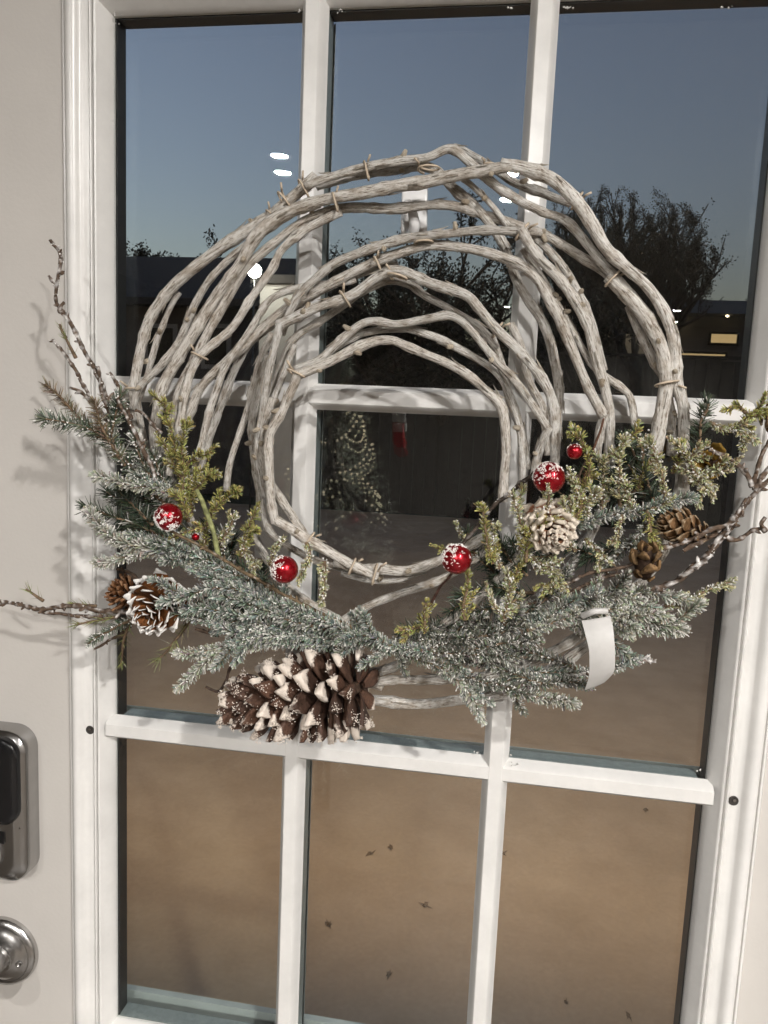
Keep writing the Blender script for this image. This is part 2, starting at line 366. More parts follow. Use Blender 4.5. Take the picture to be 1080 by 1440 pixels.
# neighbouring house with a long roof at the left
M['darkwall'] = simple('dark_siding', (.10, .085, .075), .8, nscale=3, namp=.15)
M['roof'] = simple('shingle_roof', (.055, .05, .048), .9, nscale=12, namp=.3)
M['trim'] = simple('house_trim', (.30, .28, .26), .6)
M['winddark'] = simple('dark_window', (.02, .022, .025), .1)
Y0 = 13.0
xl = at_y(60, 362, Y0)[0]; xr = at_y(448, 366, Y0)[0]; zr = at_y(300, 362, Y0 + 2)[2]; ze = at_y(300, 420, Y0)[2]
hs = empty('neighbour_house', ((xl + xr) / 2, Y0, GZ)); tag(hs, 'dark single storey house with a long low roof behind the left panes', 'house')
b = MB(); b.box((xl - 8, Y0, GZ), (xr - .2, Y0 + 6, ze)); b.build('wall', M['darkwall'], hs)
b = MB(); b.add([(xl-8.4, Y0-.4, ze-.05), (xr, Y0-.4, ze-.05), (xr, Y0+2, zr), (xl-8.4, Y0+2, zr), (xl-8.4, Y0+6.4, ze-.05), (xr, Y0+6.4, ze-.05), (xl-8.4, Y0-.4, ze-.17), (xr, Y0-.4, ze-.17), (xr, Y0+6.4, ze-.17), (xl-8.4, Y0+6.4, ze-.17)],
   [(0,1,2,3),(3,2,5,4),(6,7,1,0),(7,8,5,2,1),(9,6,0,3,4),(6,9,8,7),(8,9,4,5)]); b.build('roof', M['roof'], hs)
for px0, px1 in ((205, 250), (285, 325)):
    a, c = at_y(px0, 455, Y0), at_y(px1, 520, Y0)
    b = MB(); b.box((a[0], Y0 - .05, c[2]), (c[0], Y0 - .002, a[2])); wo = b.build('window', M['trim'], hs)
    b = MB(); b.box((a[0] + .08, Y0 - .07, c[2] + .08), (c[0] - .08, Y0 - .052, a[2] - .08)); b.build('pane', M['winddark'], wo)
# pale shed with a lit wall lamp
Ys = 7.5
a = at_y(366, 393, Ys); c = at_y(436, 580, Ys)
sh = empty('shed', ((a[0] + c[0]) / 2, Ys, GZ)); tag(sh, 'small pale shed beside the left muntin outside, under a lit lamp', 'shed')
M['palewall'] = simple('pale_siding', (.62, .60, .57), .6, nscale=8, namp=.06)
b = MB(); b.box((a[0], Ys, GZ), (c[0], Ys + .5, a[2] - .05)); b.build('wall', M['palewall'], sh)
b = MB(); b.box((a[0] - .08, Ys - .10, a[2] - .05), (c[0] + .06, Ys + .6, a[2] + .04)); b.build('roof', M['roof'], sh, bevel=.01)
q0, q1 = at_y(372, 493, Ys), at_y(388, 512, Ys); b = MB(); b.box((q0[0], Ys - .03, q1[2]), (q1[0], Ys - .002, q0[2])); b.build('vent', M['winddark'], sh)
lp = at_y(358, 381, Ys - .45)
wl = empty('porch_lamp', tuple(lp + np.array([0, 0, -lp[2] + GZ]))); tag(wl, 'glaring lit lamp on a thin post in front of the pale shed', 'lamp')
b = MB(); tube(b, np.array([(lp[0], lp[1], GZ), (lp[0], lp[1], lp[2] * .5), (lp[0], lp[1], lp[2] - .09)]), .009, 8); b.build('post', M['winddark'], wl, smooth=True)
em = bpy.data.materials.new('porch_lamp_bulb'); em.use_nodes = True; e_ = em.node_tree.nodes['Principled BSDF']
e_.inputs['Emission Color'].default_value = (1, .93, .82, 1); e_.inputs['Emission Strength'].default_value = 60
b = MB(); b.add(*lathe([(.012, -.072), (.05, -.05), (.066, -.026), (.071, 0), (.066, .026), (.05, .05), (.012, .072)], lp, (0, 0, 1), 14)); b.build('globe', em, wl, smooth=True)
# dark board fence across the middle and right
Yf = 12.0
M['fence'] = simple('dark_fence_board', (.026, .022, .019), .85, nscale=10, namp=.35)
fx0, fx1 = at_y(440, 505, Yf)[0], at_y(1300, 505, Yf)[0]; fz = at_y(900, 503, Yf)[2]
fe = empty('board_fence', ((fx0 + fx1) / 2, Yf, GZ)); tag(fe, 'dark board fence across the yard in front of the lit house', 'fence')
x = fx0; k = 0
while x < fx1:
    b = MB(); hgt = fz + random.uniform(-.02, .02); b.box((x, Yf + (k % 2) * .012, GZ), (x + .19, Yf + .02 + (k % 2) * .012, hgt)); b.build('board', M['fence'], fe); x += .196; k += 1
b = MB(); b.box((fx0, Yf - .03, fz + .022), (fx1, Yf + .06, fz + .06)); b.build('cap_rail', M['fence'], fe)
# house with lit windows behind the fence
Yh = 20.0
lh = empty('lit_house', (at_y(930, 500, Yh)[0], Yh, GZ)); tag(lh, 'far house with warm lit windows above the dark fence', 'house')
a = at_y(775, 440, Yh); c = at_y(1120, 520, Yh)
b = MB(); b.box((a[0], Yh, GZ), (c[0], Yh + 7, a[2])); b.build('wall', M['darkwall'], lh)
rz = at_y(1000, 392, Yh)[2]
b = MB(); b.add([(a[0]-.5, Yh-.6, a[2]), (c[0]+.5, Yh-.6, a[2]), (c[0]+.5, Yh+3.5, rz), (a[0]+2.2, Yh+3.5, rz), (a[0]-.5, Yh+7.6, a[2]), (c[0]+.5, Yh+7.6, a[2])], [(0,1,2,3),(3,2,5,4),(0,3,4),(1,5,2),(0,4,5,1)]); b.build('roof', M['roof'], lh)
def litmat(name, colr, st):
    m, t, bb = mat(name); bb.inputs['Base Color'].default_value = (.3, .25, .2, 1); bb.inputs['Emission Color'].default_value = (*colr, 1); bb.inputs['Emission Strength'].default_value = st; return m
M['win1'] = litmat('dim_lit_window', (1, .70, .40), .085); M['win2'] = litmat('bright_lit_window', (1, .66, .30), .42); M['win3'] = litmat('faint_lit_window', (1, .75, .5), .05)
for (x0, y0_, x1, y1_), mm_ in (((838,468,868,486), 'win1'), ((838,488,872,500), 'win3'), ((1000,470,1034,483), 'win2'), ((955,497,1018,503), 'win2'), ((785,486,830,502), 'win1'), ((880,470,925,500), 'win3')):
    p0, p1 = at_y(x0, y0_, Yh), at_y(x1, y1_, Yh)
    b = MB(); b.box((p0[0]-.06, Yh-.05, p1[2]-.06), (p1[0]+.06, Yh-.003, p0[2]+.06)); wo = b.build('window', M['winddark'], lh)
    b = MB(); b.box((p0[0], Yh-.08, p1[2]), (p1[0], Yh-.053, p0[2])); b.build('lit_pane', M[mm_], wo)
bl = litmat('far_lamp_bulb', (1, .80, .52), 14)
for (px, py, rr_), lab in zip(((950,441,.085), (881,457,.035), (1023,444,.03)), ('brightest far bulb, standing in for a ceiling light mirrored in the glass', 'faint far lamp left of the brightest one', 'tiny far lamp near the right edge of the glass')):  # first bulb stands in for a ceiling light mirrored in the glass
    c = at_y(px, py, Yh - .35); e0 = empty('wall_lamp', tuple(c)); tag(e0, lab, 'lamp', 'lamps on the far house')
    b = MB(); b.add(*lathe([(rr_*.3, -rr_), (rr_, -rr_*.5), (rr_*1.25, 0), (rr_*.3, rr_*.4)], c, (0, 0, 1), 16)); b.build('bulb', bl, e0, smooth=True)
    b = MB(); b.box((c[0]-rr_*.4, Yh-.30, c[2]-rr_*.4), (c[0]+rr_*.4, Yh-.002, c[2]+rr_*.4)); b.build('bracket', M['winddark'], e0)
# trees
M['bark'] = simple('dark_bark', (.06, .045, .035), .9, nscale=20, namp=.3)
M['leaves'] = vcol_mat('dusk_leaves', .8, .1)
def tree(base, height, spread, label, nleaf, leaf, width=None, trunk_h=.22, levels=4, seed=1, colr=(.085, .07, .05), lean=0, up=.62, name='tree'):
    rr = random.Random(seed); base = np.array(base, float)
    root = empty(name, tuple(base)); tag(root, label, 'tree', 'trees beyond the yard')
    tb = MB(); ends = []
    def grow(p, d, L, r, lv):
        n = 4; pts = [p]; q = p.copy(); dd = d.copy()
        for k in range(n):
            dd = dd + np.array([rr.gauss(0, .13), rr.gauss(0, .13), rr.gauss(.03, .08)]); dd /= np.linalg.norm(dd); q = q + dd * L / n; pts.append(q.copy())
        tube(tb, np.array(pts), np.linspace(r, r * .62, n + 1), 6 if lv < 2 else 4)
        if lv >= levels: ends.append((pts[1], pts[-1])); return
        for k in range(rr.choice([3, 4]) if lv > 0 else 7):
            i = rr.choice([2, 3, 4]) if lv > 0 else rr.choice([3, 4, 4])
            a = rr.uniform(0, 6.28); tilt = rr.uniform(.25, .75) if lv else rr.uniform(.2, .95)
            side = np.array([math.cos(a), math.sin(a), 0]); nd = dd * math.cos(tilt) + side * math.sin(tilt) * spread; nd[2] = abs(nd[2]) * up + .18; nd /= np.linalg.norm(nd)
            grow(pts[i], nd, L * rr.uniform(.62, .85) * (1.25 if lv == 0 else 1), r * .55, lv + 1)
    grow(base, np.array([lean, 0, 1.0]), height * trunk_h, height * .022, 0)
    E_ = np.array([e[1] for e in ends]); zt = np.percentile(E_[:, 2], 98); k = height / (zt - base[2]); k = np.array([k, k, k]); sh_ = 0.0
    if width:
        x0_, x1_ = np.percentile(E_[:, 0], [3, 97]); k[:2] = width / (x1_ - x0_); sh_ = -((x0_ + x1_) / 2 - base[0]) * k[0]
    def dome(p):
        """shift the crown over the base and round its outline"""
        p = np.array(p, float); p[:, 0] += sh_ * np.clip((p[:, 2] - base[2]) / height, 0, 1)
        if not width: return p
        ctr = base + np.array([0, 0, height * .60]); rx = np.array([width * .55, width * .55, height * .40]); q = (p - ctr) / rx; r = np.linalg.norm(q, axis=1); f_ = np.where(r > .85, (.85 + (r - .85) * .16) / np.maximum(r, 1e-6), 1)
        f_ = np.where(p[:, 2] < ctr[2] - height * .2, 1, f_); return ctr + q * f_[:, None] * rx
    tb.v = [tuple(v) for v in dome(base + (np.array(tb.v) - base) * k)]; tb.build('trunk', M['bark'], root)
    g = np.random.default_rng(seed); ii = g.integers(len(ends), size=nleaf)
    A = np.array([e[0] for e in ends])[ii]; Z = np.array([e[1] for e in ends])[ii]
    c = dome(base + (A + (Z - A) * g.uniform(0, 1.15, (nleaf, 1)) - base) * k) + g.normal(0, leaf * 2.0, (nleaf, 3))
    e1 = g.normal(0, 1, (nleaf, 3)); e1 /= np.linalg.norm(e1, axis=1)[:, None]; e2 = np.cross(e1, g.normal(0, 1, (nleaf, 3))); e2 /= np.linalg.norm(e2, axis=1)[:, None]
    s1 = leaf * g.uniform(.6, 1.4, (nleaf, 1)); V = np.stack([c - e1 * s1, c + e2 * s1 * .5, c + e1 * s1, c - e2 * s1 * .5], 1).reshape(-1, 3)
    cc = np.repeat(np.array(colr) * g.uniform(.5, 1.5, (nleaf, 1)), 4, 0)
    lb = MB(); lb.add(V, [(o, o+1, o+2, o+3) for o in range(0, nleaf * 4, 4)], [tuple(q) for q in cc]); lb.build('crown', M['leaves'], root)
    return root
def tree_px(px, py_top, Y, label, **kw):
    t = at_y(px, py_top, Y); tree((t[0], Y, GZ), t[2] - GZ, label=label, **kw)
tree_px(900, 250, 16.0, 'large bushy tree with fine twigs against the sky at the right', spread=1.1, width=3.2, nleaf=45000, leaf=.017, seed=3, trunk_h=.20, up=.8, levels=5)
tree_px(810, 248, 17.0, 'leafy tree at the left shoulder of the large bushy tree', spread=.95, width=2.4, nleaf=26000, leaf=.017, seed=8, trunk_h=.2, up=.8)
tree_px(860, 240, 16.6, 'middle tree of the bushy group at the right', spread=1.0, width=2.6, nleaf=26000, leaf=.017, seed=21, trunk_h=.2, up=.8)
tree_px(655, 345, 13.0, 'dark round tree behind the middle of the wreath', spread=1.1, nleaf=40000, leaf=.028, seed=5, trunk_h=.2, colr=(.03, .028, .022), up=.7)
tree_px(560, 372, 13.5, 'dark tree left of the middle one', spread=1.0, nleaf=30000, leaf=.028, seed=11, trunk_h=.2, colr=(.03, .028, .022), up=.7)
tree_px(725, 372, 14.5, 'low dark tree behind the right muntin', spread=1.1, nleaf=30000, leaf=.028, seed=6, trunk_h=.2, colr=(.03, .028, .022), up=.7)
tree_px(192, 342, 22.0, 'small tree rising over the roof at the far left', spread=1.0, nleaf=30000, leaf=.05, seed=7, trunk_h=.25, colr=(.02, .022, .018), up=.7)
tree_px(480, 388, 16, 'dark tree just right of the left muntin', spread=1.0, nleaf=20000, leaf=.028, seed=13, trunk_h=.2, colr=(.03, .028, .022), up=.7)
tree_px(970, 330, 24, 'far tree at the right shoulder of the large bushy tree', spread=1.0, nleaf=16000, leaf=.035, seed=15, trunk_h=.2, up=.7)
# a low dark hedge closes the gap under the trees

# ------------------------------------------------------------------ Christmas tree in the room, seen mirrored in the glass
tx_ = at_y(468, 660, 2.15); tz_ = at_y(470, 470, 2.15)[2]
xb = np.array([tx_[0], -2.12, 0.0])
xt = empty('christmas_tree', tuple(xb)); tag(xt, 'decorated christmas tree faintly mirrored in the middle pane', 'tree')
b = MB(); tube(b, np.array([xb, xb + (0, 0, tz_ * .5), xb + (0, 0, tz_ * .97)]), np.array([.03, .022, .006]), 8); b.build('trunk', M['bark'], xt, smooth=True)
g = np.random.default_rng(77); V = []; F = []; C = []; shell = []
for i in range(330):
    q = g.uniform(0, 1) ** .8; z = .25 + q * (tz_ - .30); R_ = .52 * (1 - q) + .03; a = g.uniform(0, 6.283); L_ = R_ * g.uniform(.75, 1.08)
    d = np.array([math.cos(a), math.sin(a), -.12]); p0 = xb + (0, 0, z); shell.append(p0 + d * L_)
    for j in range(46):
        u = g.uniform(.25, 1); c = p0 + d * L_ * u + (0, 0, .05 * u * u); e = d * .6 + g.normal(0, .55, 3); e /= np.linalg.norm(e); w_ = np.cross(e, g.normal(0, 1, 3)); w_ *= .0022 / np.linalg.norm(w_); n_ = g.uniform(.022, .045)
        o = len(V); V += [c - w_, c + w_, c + e * n_]; F.append((o, o + 1, o + 2)); C += [tuple(np.array((.42, .44, .38)) * g.uniform(.2, 1.9))] * 3
b = MB(); b.add(V, F, C); tag(b.build('needles', vcol_mat('tree_needles', .6, .3), xt), kind='stuff')
M['bead'] = simple('glowing_gold_bead', (.85, .70, .42), .12, 1.0); e_ = M['bead'].node_tree.nodes['Principled BSDF']; e_.inputs['Emission Color'].default_value = (1, .86, .6, 1); e_.inputs['Emission Strength'].default_value = 2.2  # emission given to the beads so their sparkle shows in the mirrored tree
for k in range(5):
    ph0 = g.uniform(0, 6.28); zz = tz_ * (.90 - .055 * k); bm = bmesh.new()
    for j in range(46):
        a = ph0 + j * .135; q = (zz - .25) / (tz_ - .30); R_ = (.52 * (1 - q) + .03) * 1.03; zc = zz - .11 * abs(math.sin(j * .17))
        bmesh.ops.create_icosphere(bm, subdivisions=1, radius=.0055, matrix=Matrix.Translation((xb[0] + math.cos(a) * R_, xb[1] + math.sin(a) * R_, zc)))
    me = bpy.data.meshes.new('bead_garland'); bm.to_mesh(me); bm.free(); me.materials.append(M['bead']); o = bpy.data.objects.new('bead_garland', me); link(o)
    tag(o, ('highest', 'second highest', 'middle', 'second lowest', 'lowest')[k] + ' string of glowing gold beads round the mirrored christmas tree', 'garland', 'bead strings on the christmas tree')

so_ = at_y(560, 602, 2.05); so_ = np.array([so_[0], -2.02, so_[2]])
stk = empty('stocking_ornament', tuple(so_ - (0, 0, .06))); tag(stk, 'red and white stocking ornament mirrored right of the christmas tree', 'ornament')
out = [(-.020, .020), (.020, .020), (.020, -.030), (.034, -.050), (.030, -.066), (.005, -.070), (-.016, -.055), (-.020, -.030)]
def slab_of(pts, th_):
    n_ = len(pts); V = [so_ + (x, -th_, z) for x, z in pts] + [so_ + (x, th_, z) for x, z in pts]
    return V, [tuple(range(n_)), tuple(range(2 * n_ - 1, n_ - 1, -1))] + [(j, j + n_, (j + 1) % n_ + n_, (j + 1) % n_) for j in range(n_)]
b = MB(); b.add(*slab_of(out, .010)); b.build('sock', simple('red_felt', (.55, .03, .03), .9), stk, bevel=.004)
b = MB(); b.add(*slab_of([(-.024, .021), (.024, .021), (.024, .052), (-.024, .052)], .013)); b.build('cuff', simple('white_felt', (.8, .78, .75), .9), stk, bevel=.004)
b = MB(); tube(b, np.array([so_ + (0, 0, .05), so_ + (-.03, -.01, .12), so_ + (-.10, -.03, .16), so_ + (-.20, -.06, .15)]), .003, 6); b.build('hanging_loop', M['tie'], stk)

# ------------------------------------------------------------------ THE DOOR
PW, MU, PH, ZB = 0.16933, 0.0254, 0.3132, 0.93
OL, OR = -0.2858, 0.2855; OT = ZB + 3 * PH + 2 * MU
VX = [-(PW + MU) / 2, (PW + MU) / 2]
HZ = [OT - PH - MU / 2, ZB + PH + MU / 2]
OT += .006; ZB -= .003
GY0, GY1 = 0.0135, 0.0375
SLAB_Y = 0.0105
door = empty('door', (0, 0.03, 0.0)); tag(door, 'off-white painted half-glass door with nine panes behind the wreath', 'door')
s = MB()
XO = OL - 0.0475; XP = OR + 0.0475; ZO = ZB - 0.0475; ZP = OT + 0.0475
def ringbox(mb, x0, x1, z0, z1, X0, X1, Z0, Z1, y0, y1):
    for (a, b, c, d) in ((x0, X0, z0, z1), (X1, x1, z0, z1), (X0, X1, z0, Z0), (X0, X1, Z1, z1)):
        mb.box((a, y0, c), (b, y1, d))
# one slab with an opening: front and back rings plus rims
def ringmesh(mb, o, i, y0, y1):
    (x0, x1, z0, z1), (X0, X1, Z0, Z1) = o, i
    V = []
    for y in (y0, y1):
        V += [(x0,y,z0),(x1,y,z0),(x1,y,z1),(x0,y,z1),(X0,y,Z0),(X1,y,Z0),(X1,y,Z1),(X0,y,Z1)]
    F = []
    for k in range(4):
        k2 = (k + 1) % 4
        F += [(k, k2, 4+k2, 4+k), (8+k2, 8+k, 12+k, 12+k2), (k2, k, 8+k, 8+k2), (4+k, 4+k2, 12+k2, 12+k)]
    mb.add(V, F)
ringmesh(s, (-.457, .457, .004, 2.034), (OL - .030, OR + .030, ZB - .030, OT + .030), SLAB_Y, SLAB_Y + .044)
s.build('slab', M['slab'], door)
# moulded glazing frame (profile swept round the opening, mitred)
prof = [(-.0005, .0160), (0, .0128), (.003, .0088), (.0075, .0022), (.0092, .0004), (.0100, -.0010), (.0112, -.0013), (.0121, -.0002),
        (.0126, .0036), (.0137, .0036), (.0142, -.0006), (.0152, -.0012), (.0162, -.0003), (.0167, .0040), (.0180, .0030), (.0225, .0026), (.0262, .0022),
        (.0278, .0004), (.0300, -.0022), (.0325, -.0036), (.0350, -.0038), (.0375, -.0028), (.0398, -.0004), (.0410, .0030), (.0416, .0080), (.0426, .0086), (.0432, .0050), (.0446, .0046), (.0456, .0058), (.0462, SLAB_Y + .0004)]
fr = MB()
for side in range(4):
    V = []
    for (q, y) in prof:
        cs = [(OL - q, ZB - q), (OR + q, ZB - q), (OR + q, OT + q), (OL - q, OT + q)]
        a, b = cs[side], cs[(side + 1) % 4]
        for u in np.linspace(0, 1, 9): V.append((a[0] + (b[0]-a[0])*u, y, a[1] + (b[1]-a[1])*u))
    F = []
    for i in range(len(prof) - 1):
        for k in range(8): F.append((i*9+k, (i+1)*9+k, (i+1)*9+k+1, i*9+k+1))
    fr.add(V, F)
fo = fr.build('glazing_frame', M['frame'], door, smooth=True, auto=50)
ef = MB(); ringmesh(ef, (OL - .045, OR + .045, ZB - .045, OT + .045), (OL - .022, OR + .022, ZB - .002, OT + .022), SLAB_Y + .0445, SLAB_Y + .052)
ef.build('exterior_glazing_frame', M['ext'], door)
# black warm-edge spacers between the sheets, left, top and right; grey one below
for nm, mt, a, b in (('spacer', 'spacer', (OL - .003, GY0 + .0036, ZB), (OL + .0015, GY1 - .0036, OT)),
                     ('spacer', 'spacer', (OR - .0015, GY0 + .0036, ZB), (OR + .003, GY1 - .0036, OT)),
                     ('spacer', 'spacer', (OL + .002, GY0 + .0036, OT - .0015), (OR - .002, GY1 - .0036, OT + .003)),
                     ('spacer', 'spacer_grey', (OL + .002, GY0 + .0036, ZB - .003), (OR - .002, GY1 - .0036, ZB + .0012))):
    b_ = MB(); b_.box(a, b); b_.build(nm, M[mt], door)
# back stop: dark strip that closes the outer edge of the glass at left and top
def muntin_v(x, z0, z1, name='muntin', sgn=-1, base=GY0, dep=.0135, matn='frame'):
    hw, fw = .0118, .0057
    pr = [(-hw, 0), (-hw, .0012), (-hw + .0018, .004), (-fw - .0022, dep - .0022), (-fw, dep), (fw, dep), (fw + .0022, dep - .0022), (hw - .0018, .004), (hw, .0012), (hw, 0)]
    V = []; n = len(pr)
    for z in (z0, z1):
        for (a, q) in pr: V.append((x + a, base + sgn * q, z))
    F = [(k, k+1, n+k+1, n+k) if sgn < 0 else (k+1, k, n+k, n+k+1) for k in range(n - 1)]
    b = MB(); b.add(V, F); return b
def muntin_h(z, x0, x1, sgn=-1, base=GY0, dep=.0132):
    hw, fw = .0118, .0057
    pr = [(-hw, 0), (-hw, .0012), (-hw + .0018, .004), (-fw - .0022, dep - .0022), (-fw, dep), (fw, dep), (fw + .0022, dep - .0022), (hw - .0018, .004), (hw, .0012), (hw, 0)]
    V = []; n = len(pr)
    for x in (x0, x1):
        for (a, q) in pr: V.append((x, base + sgn * q, z + a))
    F = [(k+1, k, n+k, n+k+1) if sgn < 0 else (k, k+1, n+k+1, n+k) for k in range(n - 1)]
    b = MB(); b.add(V, F); return b
for x in VX: muntin_v(x, ZB - .004, OT + .004).build('muntin', M['frame'], door, auto=30)
xs = [OL - .004, VX[0], VX[1], OR + .004]
for z in HZ:
    for k in range(3):
        muntin_h(z, xs[k], xs[k+1]).build('muntin', M['frame'], door, auto=30)
for x in VX:
    b_ = MB(); b_.box((x - .0108, GY0 + .0036, ZB), (x + .0108, GY1 - .0036, OT)); b_.build('inner_bar', M['spacer_grey'], door)
    muntin_v(x, ZB, OT, sgn=1, base=GY1, dep=.0075).build('exterior_muntin', M['ext'], door)
for z in HZ:
    for k in range(3):
        b_ = MB(); b_.box((xs[k] + .011, GY0 + .0037, z - .0108), (xs[k+1] - .011, GY1 - .0037, z + .0108)); b_.build('inner_bar', M['spacer_grey'], door)
        muntin_h(z, xs[k], xs[k+1], sgn=1, base=GY1, dep=.0073).build('exterior_muntin', M['ext'], door)
# nine panes, each two thin sheets of glass, the outer sheet a touch out of true
cxs = [(OL, VX[0]), (VX[0], VX[1]), (VX[1], OR)]; czs = [(HZ[0], OT), (HZ[1], HZ[0]), (ZB, HZ[1])]
tilts = [[.55, .85, .4], [.3, .5, .2], [.2, .35, .3]]
for r_, (z0, z1) in enumerate(czs):
    for c_, (x0, x1) in enumerate(cxs):
        g = MB(); g.box((x0 + .0003, GY0 + .0002, z0 + .0003), (x1 - .0003, GY0 + .0032, z1 - .0003))
        tl = -math.radians(tilts[r_][c_]); h = (z1 - z0) / 2 * math.tan(tl)
        V = [(x0+.0003, GY1-.0033+h, z0+.0003), (x1-.0003, GY1-.0033+h, z0+.0003), (x1-.0003, GY1-.0033-h, z1-.0003), (x0+.0003, GY1-.0033-h, z1-.0003)]
        V += [(a, b + .003, c) for a, b, c in V]
        g.add(V, [(0,1,2,3),(7,6,5,4),(1,0,4,5),(2,1,5,6),(3,2,6,7),(0,3,7,4)])
        g.build('pane', M['glass'], door)
# screw holes of the glazing frame
for x, z in ((-.3078, 1.2527), (.3068, 1.2552)):
    h = MB(); h.add(*lathe([(.0046, -.0004), (.0040, .0003), (.0032, .0002), (.0030, -.0001)], (x, .0022, z), (0, -1, 0), 16)); ho = h.build('screw_hole', M['hole'], door)
    h = MB(); h.add(*lathe([(.0017, 0), (.0015, .0008), (.0005, .0009)], (x + .0006, .0022, z + .0008), (0, -1, 0), 10)); h.build('screw', M['steel'], ho)

pb = MB(); g = np.random.default_rng(3)
for px, py, n_ in ((420, 15, 5), (437, 11, 4), (474, 15, 5), (716, 12, 3), (794, 11, 6), (803, 11, 4), (1022, 10, 5), (166, 20, 4), (165, 33, 3), (714, 1071, 4), (724, 1075, 3), (708, 1062, 3), (985, 1083, 3), (672, 1058, 4), (445, 52, 2), (757, 40, 2), (162, 170, 2)):
    for _ in range(n_):                                # lumps and drips of thick paint in the corners
        e = at_y(px + g.normal(0, 4), py + g.normal(0, 1.2), g.uniform(-.0008, .010)); r = g.uniform(.0004, .0013)
        pb.add([e + r * np.array(h_) * g.uniform(.7, 1.3) for h_ in ((1,0,0),(-1,0,0),(0,1,0),(0,-1,0),(0,0,1),(0,0,-1))], [(0,2,4),(2,1,4),(1,3,4),(3,0,4),(2,0,5),(1,2,5),(3,1,5),(0,3,5)])
tag(pb.build('paint_drips', M['frame'], door, smooth=True), kind='stuff')
# deadbolt on the left stile
def rrect(x0, x1, z0, z1, r, n=8):
    P = []
    for cx, cz, a0 in ((x1-r, z1-r, 0), (x0+r, z1-r, 90), (x0+r, z0+r, 180), (x1-r, z0+r, 270)):
        for k in range(n + 1):
            a = math.radians(a0 + 90 * k / n); P.append((cx + r * math.cos(a), cz + r * math.sin(a)))
    return P
def stack_loops(loops):
    """loops: list of (outline [(x,z)], y)"""
    V = []; F = []; n = len(loops[0][0])
    for P, y in loops: V += [(x, y, z) for x, z in P]
    for i in range(len(loops) - 1):
        for k in range(n):
            k2 = (k + 1) % n; F.append((i*n+k, i*n+k2, (i+1)*n+k2, (i+1)*n+k))
    F.append(tuple((len(loops)-1)*n + k for k in range(n))); F.append(tuple(range(n))[::-1])
    return V, [f[::-1] for f in F]
LX0, LX1 = -.452, -.3705; LZ0, LZ1 = 1.083, 1.2475
y0 = SLAB_Y
h = MB(); h.add(*stack_loops([(rrect(LX0, LX1, LZ0, LZ1, .022), y0), (rrect(LX0, LX1, LZ0, LZ1, .022), y0 - .018),
     (rrect(LX0+.0015, LX1-.0015, LZ0+.0015, LZ1-.0015, .021), y0 - .0205), (rrect(LX0+.008, LX1-.011, LZ0+.010, LZ1-.012, .017), y0 - .0265), (rrect(LX0+.011, LX1-.013, LZ0+.013, LZ1-.0135, .016), y0 - .0268)]))
lock = h.build('deadbolt', M['nickel'], door, smooth=True, auto=35); tag(lock, 'satin nickel deadbolt housing with black cover')
h = MB(); h.add(*stack_loops([(rrect(LX0+.005, LX1-.0048, 1.150, LZ1-.0050, .018), y0 - .0195), (rrect(LX0+.005, LX1-.0048, 1.150, LZ1-.0050, .018), y0 - .0275),
     (rrect(LX0+.0065, LX1-.0066, 1.152, LZ1-.0068, .0172), y0 - .0296), (rrect(LX0+.012, LX1-.0125, 1.157, LZ1-.0125, .015), y0 - .0306)]))
h.build('cover', M['blackplastic'], lock, smooth=True, auto=50)
tx, tz = -.4125, 1.1165
h = MB(); h.add(*lathe([(.0185, -.003), (.0185, .0030), (.0172, .0048), (.0150, .0052), (.0142, .0040), (.0100, .0040), (.0096, .0060), (.0003, .0062)], (tx, y0 - .0265, tz), (0, -1, 0), 40)); tt = h.build('thumb_turn_rose', M['steel'], lock, smooth=True, auto=40)
h = MB(); h.add(*stack_loops([(rrect(tx-.006, tx+.006, tz-.017, tz+.017, .0058), y0 - .031), (rrect(tx-.0055, tx+.0055, tz-.0165, tz+.0165, .0053), y0 - .043), (rrect(tx-.004, tx+.004, tz-.015, tz+.015, .0038), y0 - .0445)])); h.build('thumb_turn', M['steel'], tt, smooth=True, auto=40)
h = MB(); h.box((-.3985, y0 - .0285, 1.1300), (-.3915, y0 - .0266, 1.1415)); h.build('window_slot', M['blackplastic'], lock)
# three tiny engraved letters on the chamfer
h = MB()
for k, x in enumerate((-.3822, -.3798, -.3776)):
    zc = 1.1450
    yq = y0 - .0239
    h.box((x, yq, zc), (x + .0005, yq + .004, zc + .0032))
    if k != 1: h.box((x + .0006, yq, zc + .0012), (x + .0014, yq + .004, zc + .0018))
    else: h.box((x - .0008, yq, zc + .0027), (x + .0013, yq + .004, zc + .0033))
h.build('engraved_letters', M['mark'], lock)
# knob
kx, kz = -.4125, .9885
h = MB(); h.add(*lathe([(.0385, 0), (.0385, .004), (.0370, .0065), (.0335, .0085), (.0325, .0088), (.0318, .0080), (.0300, .0082), (.0270, .0108), (.0200, .0140), (.0165, .0148), (.0160, .0160)], (kx, y0, kz), (0, -1, 0), 56))
knob = h.build('door_knob_rose', M['steel'], door, smooth=True, auto=40)
h = MB(); h.add(*lathe([(.0135, .0), (.0130, .012), (.0125, .020), (.0150, .024), (.0215, .029), (.0258, .036), (.0268, .043), (.0255, .050), (.0210, .056), (.0120, .0595), (.0003, .0602)], (kx, y0 - .0145, kz), (0, -1, 0), 48)); h.build('knob', M['steel'], knob, smooth=True, auto=60)
h = MB(); h.add(*lathe([(.0036, -.002), (.0036, .0008), (.0030, .0012), (.0018, .0011), (.0014, -.0002)], (kx + .0235, y0 - .0122, kz - .0045), (.25, -1, 0), 14)); h.build('screw', M['nickel'], knob, smooth=True)

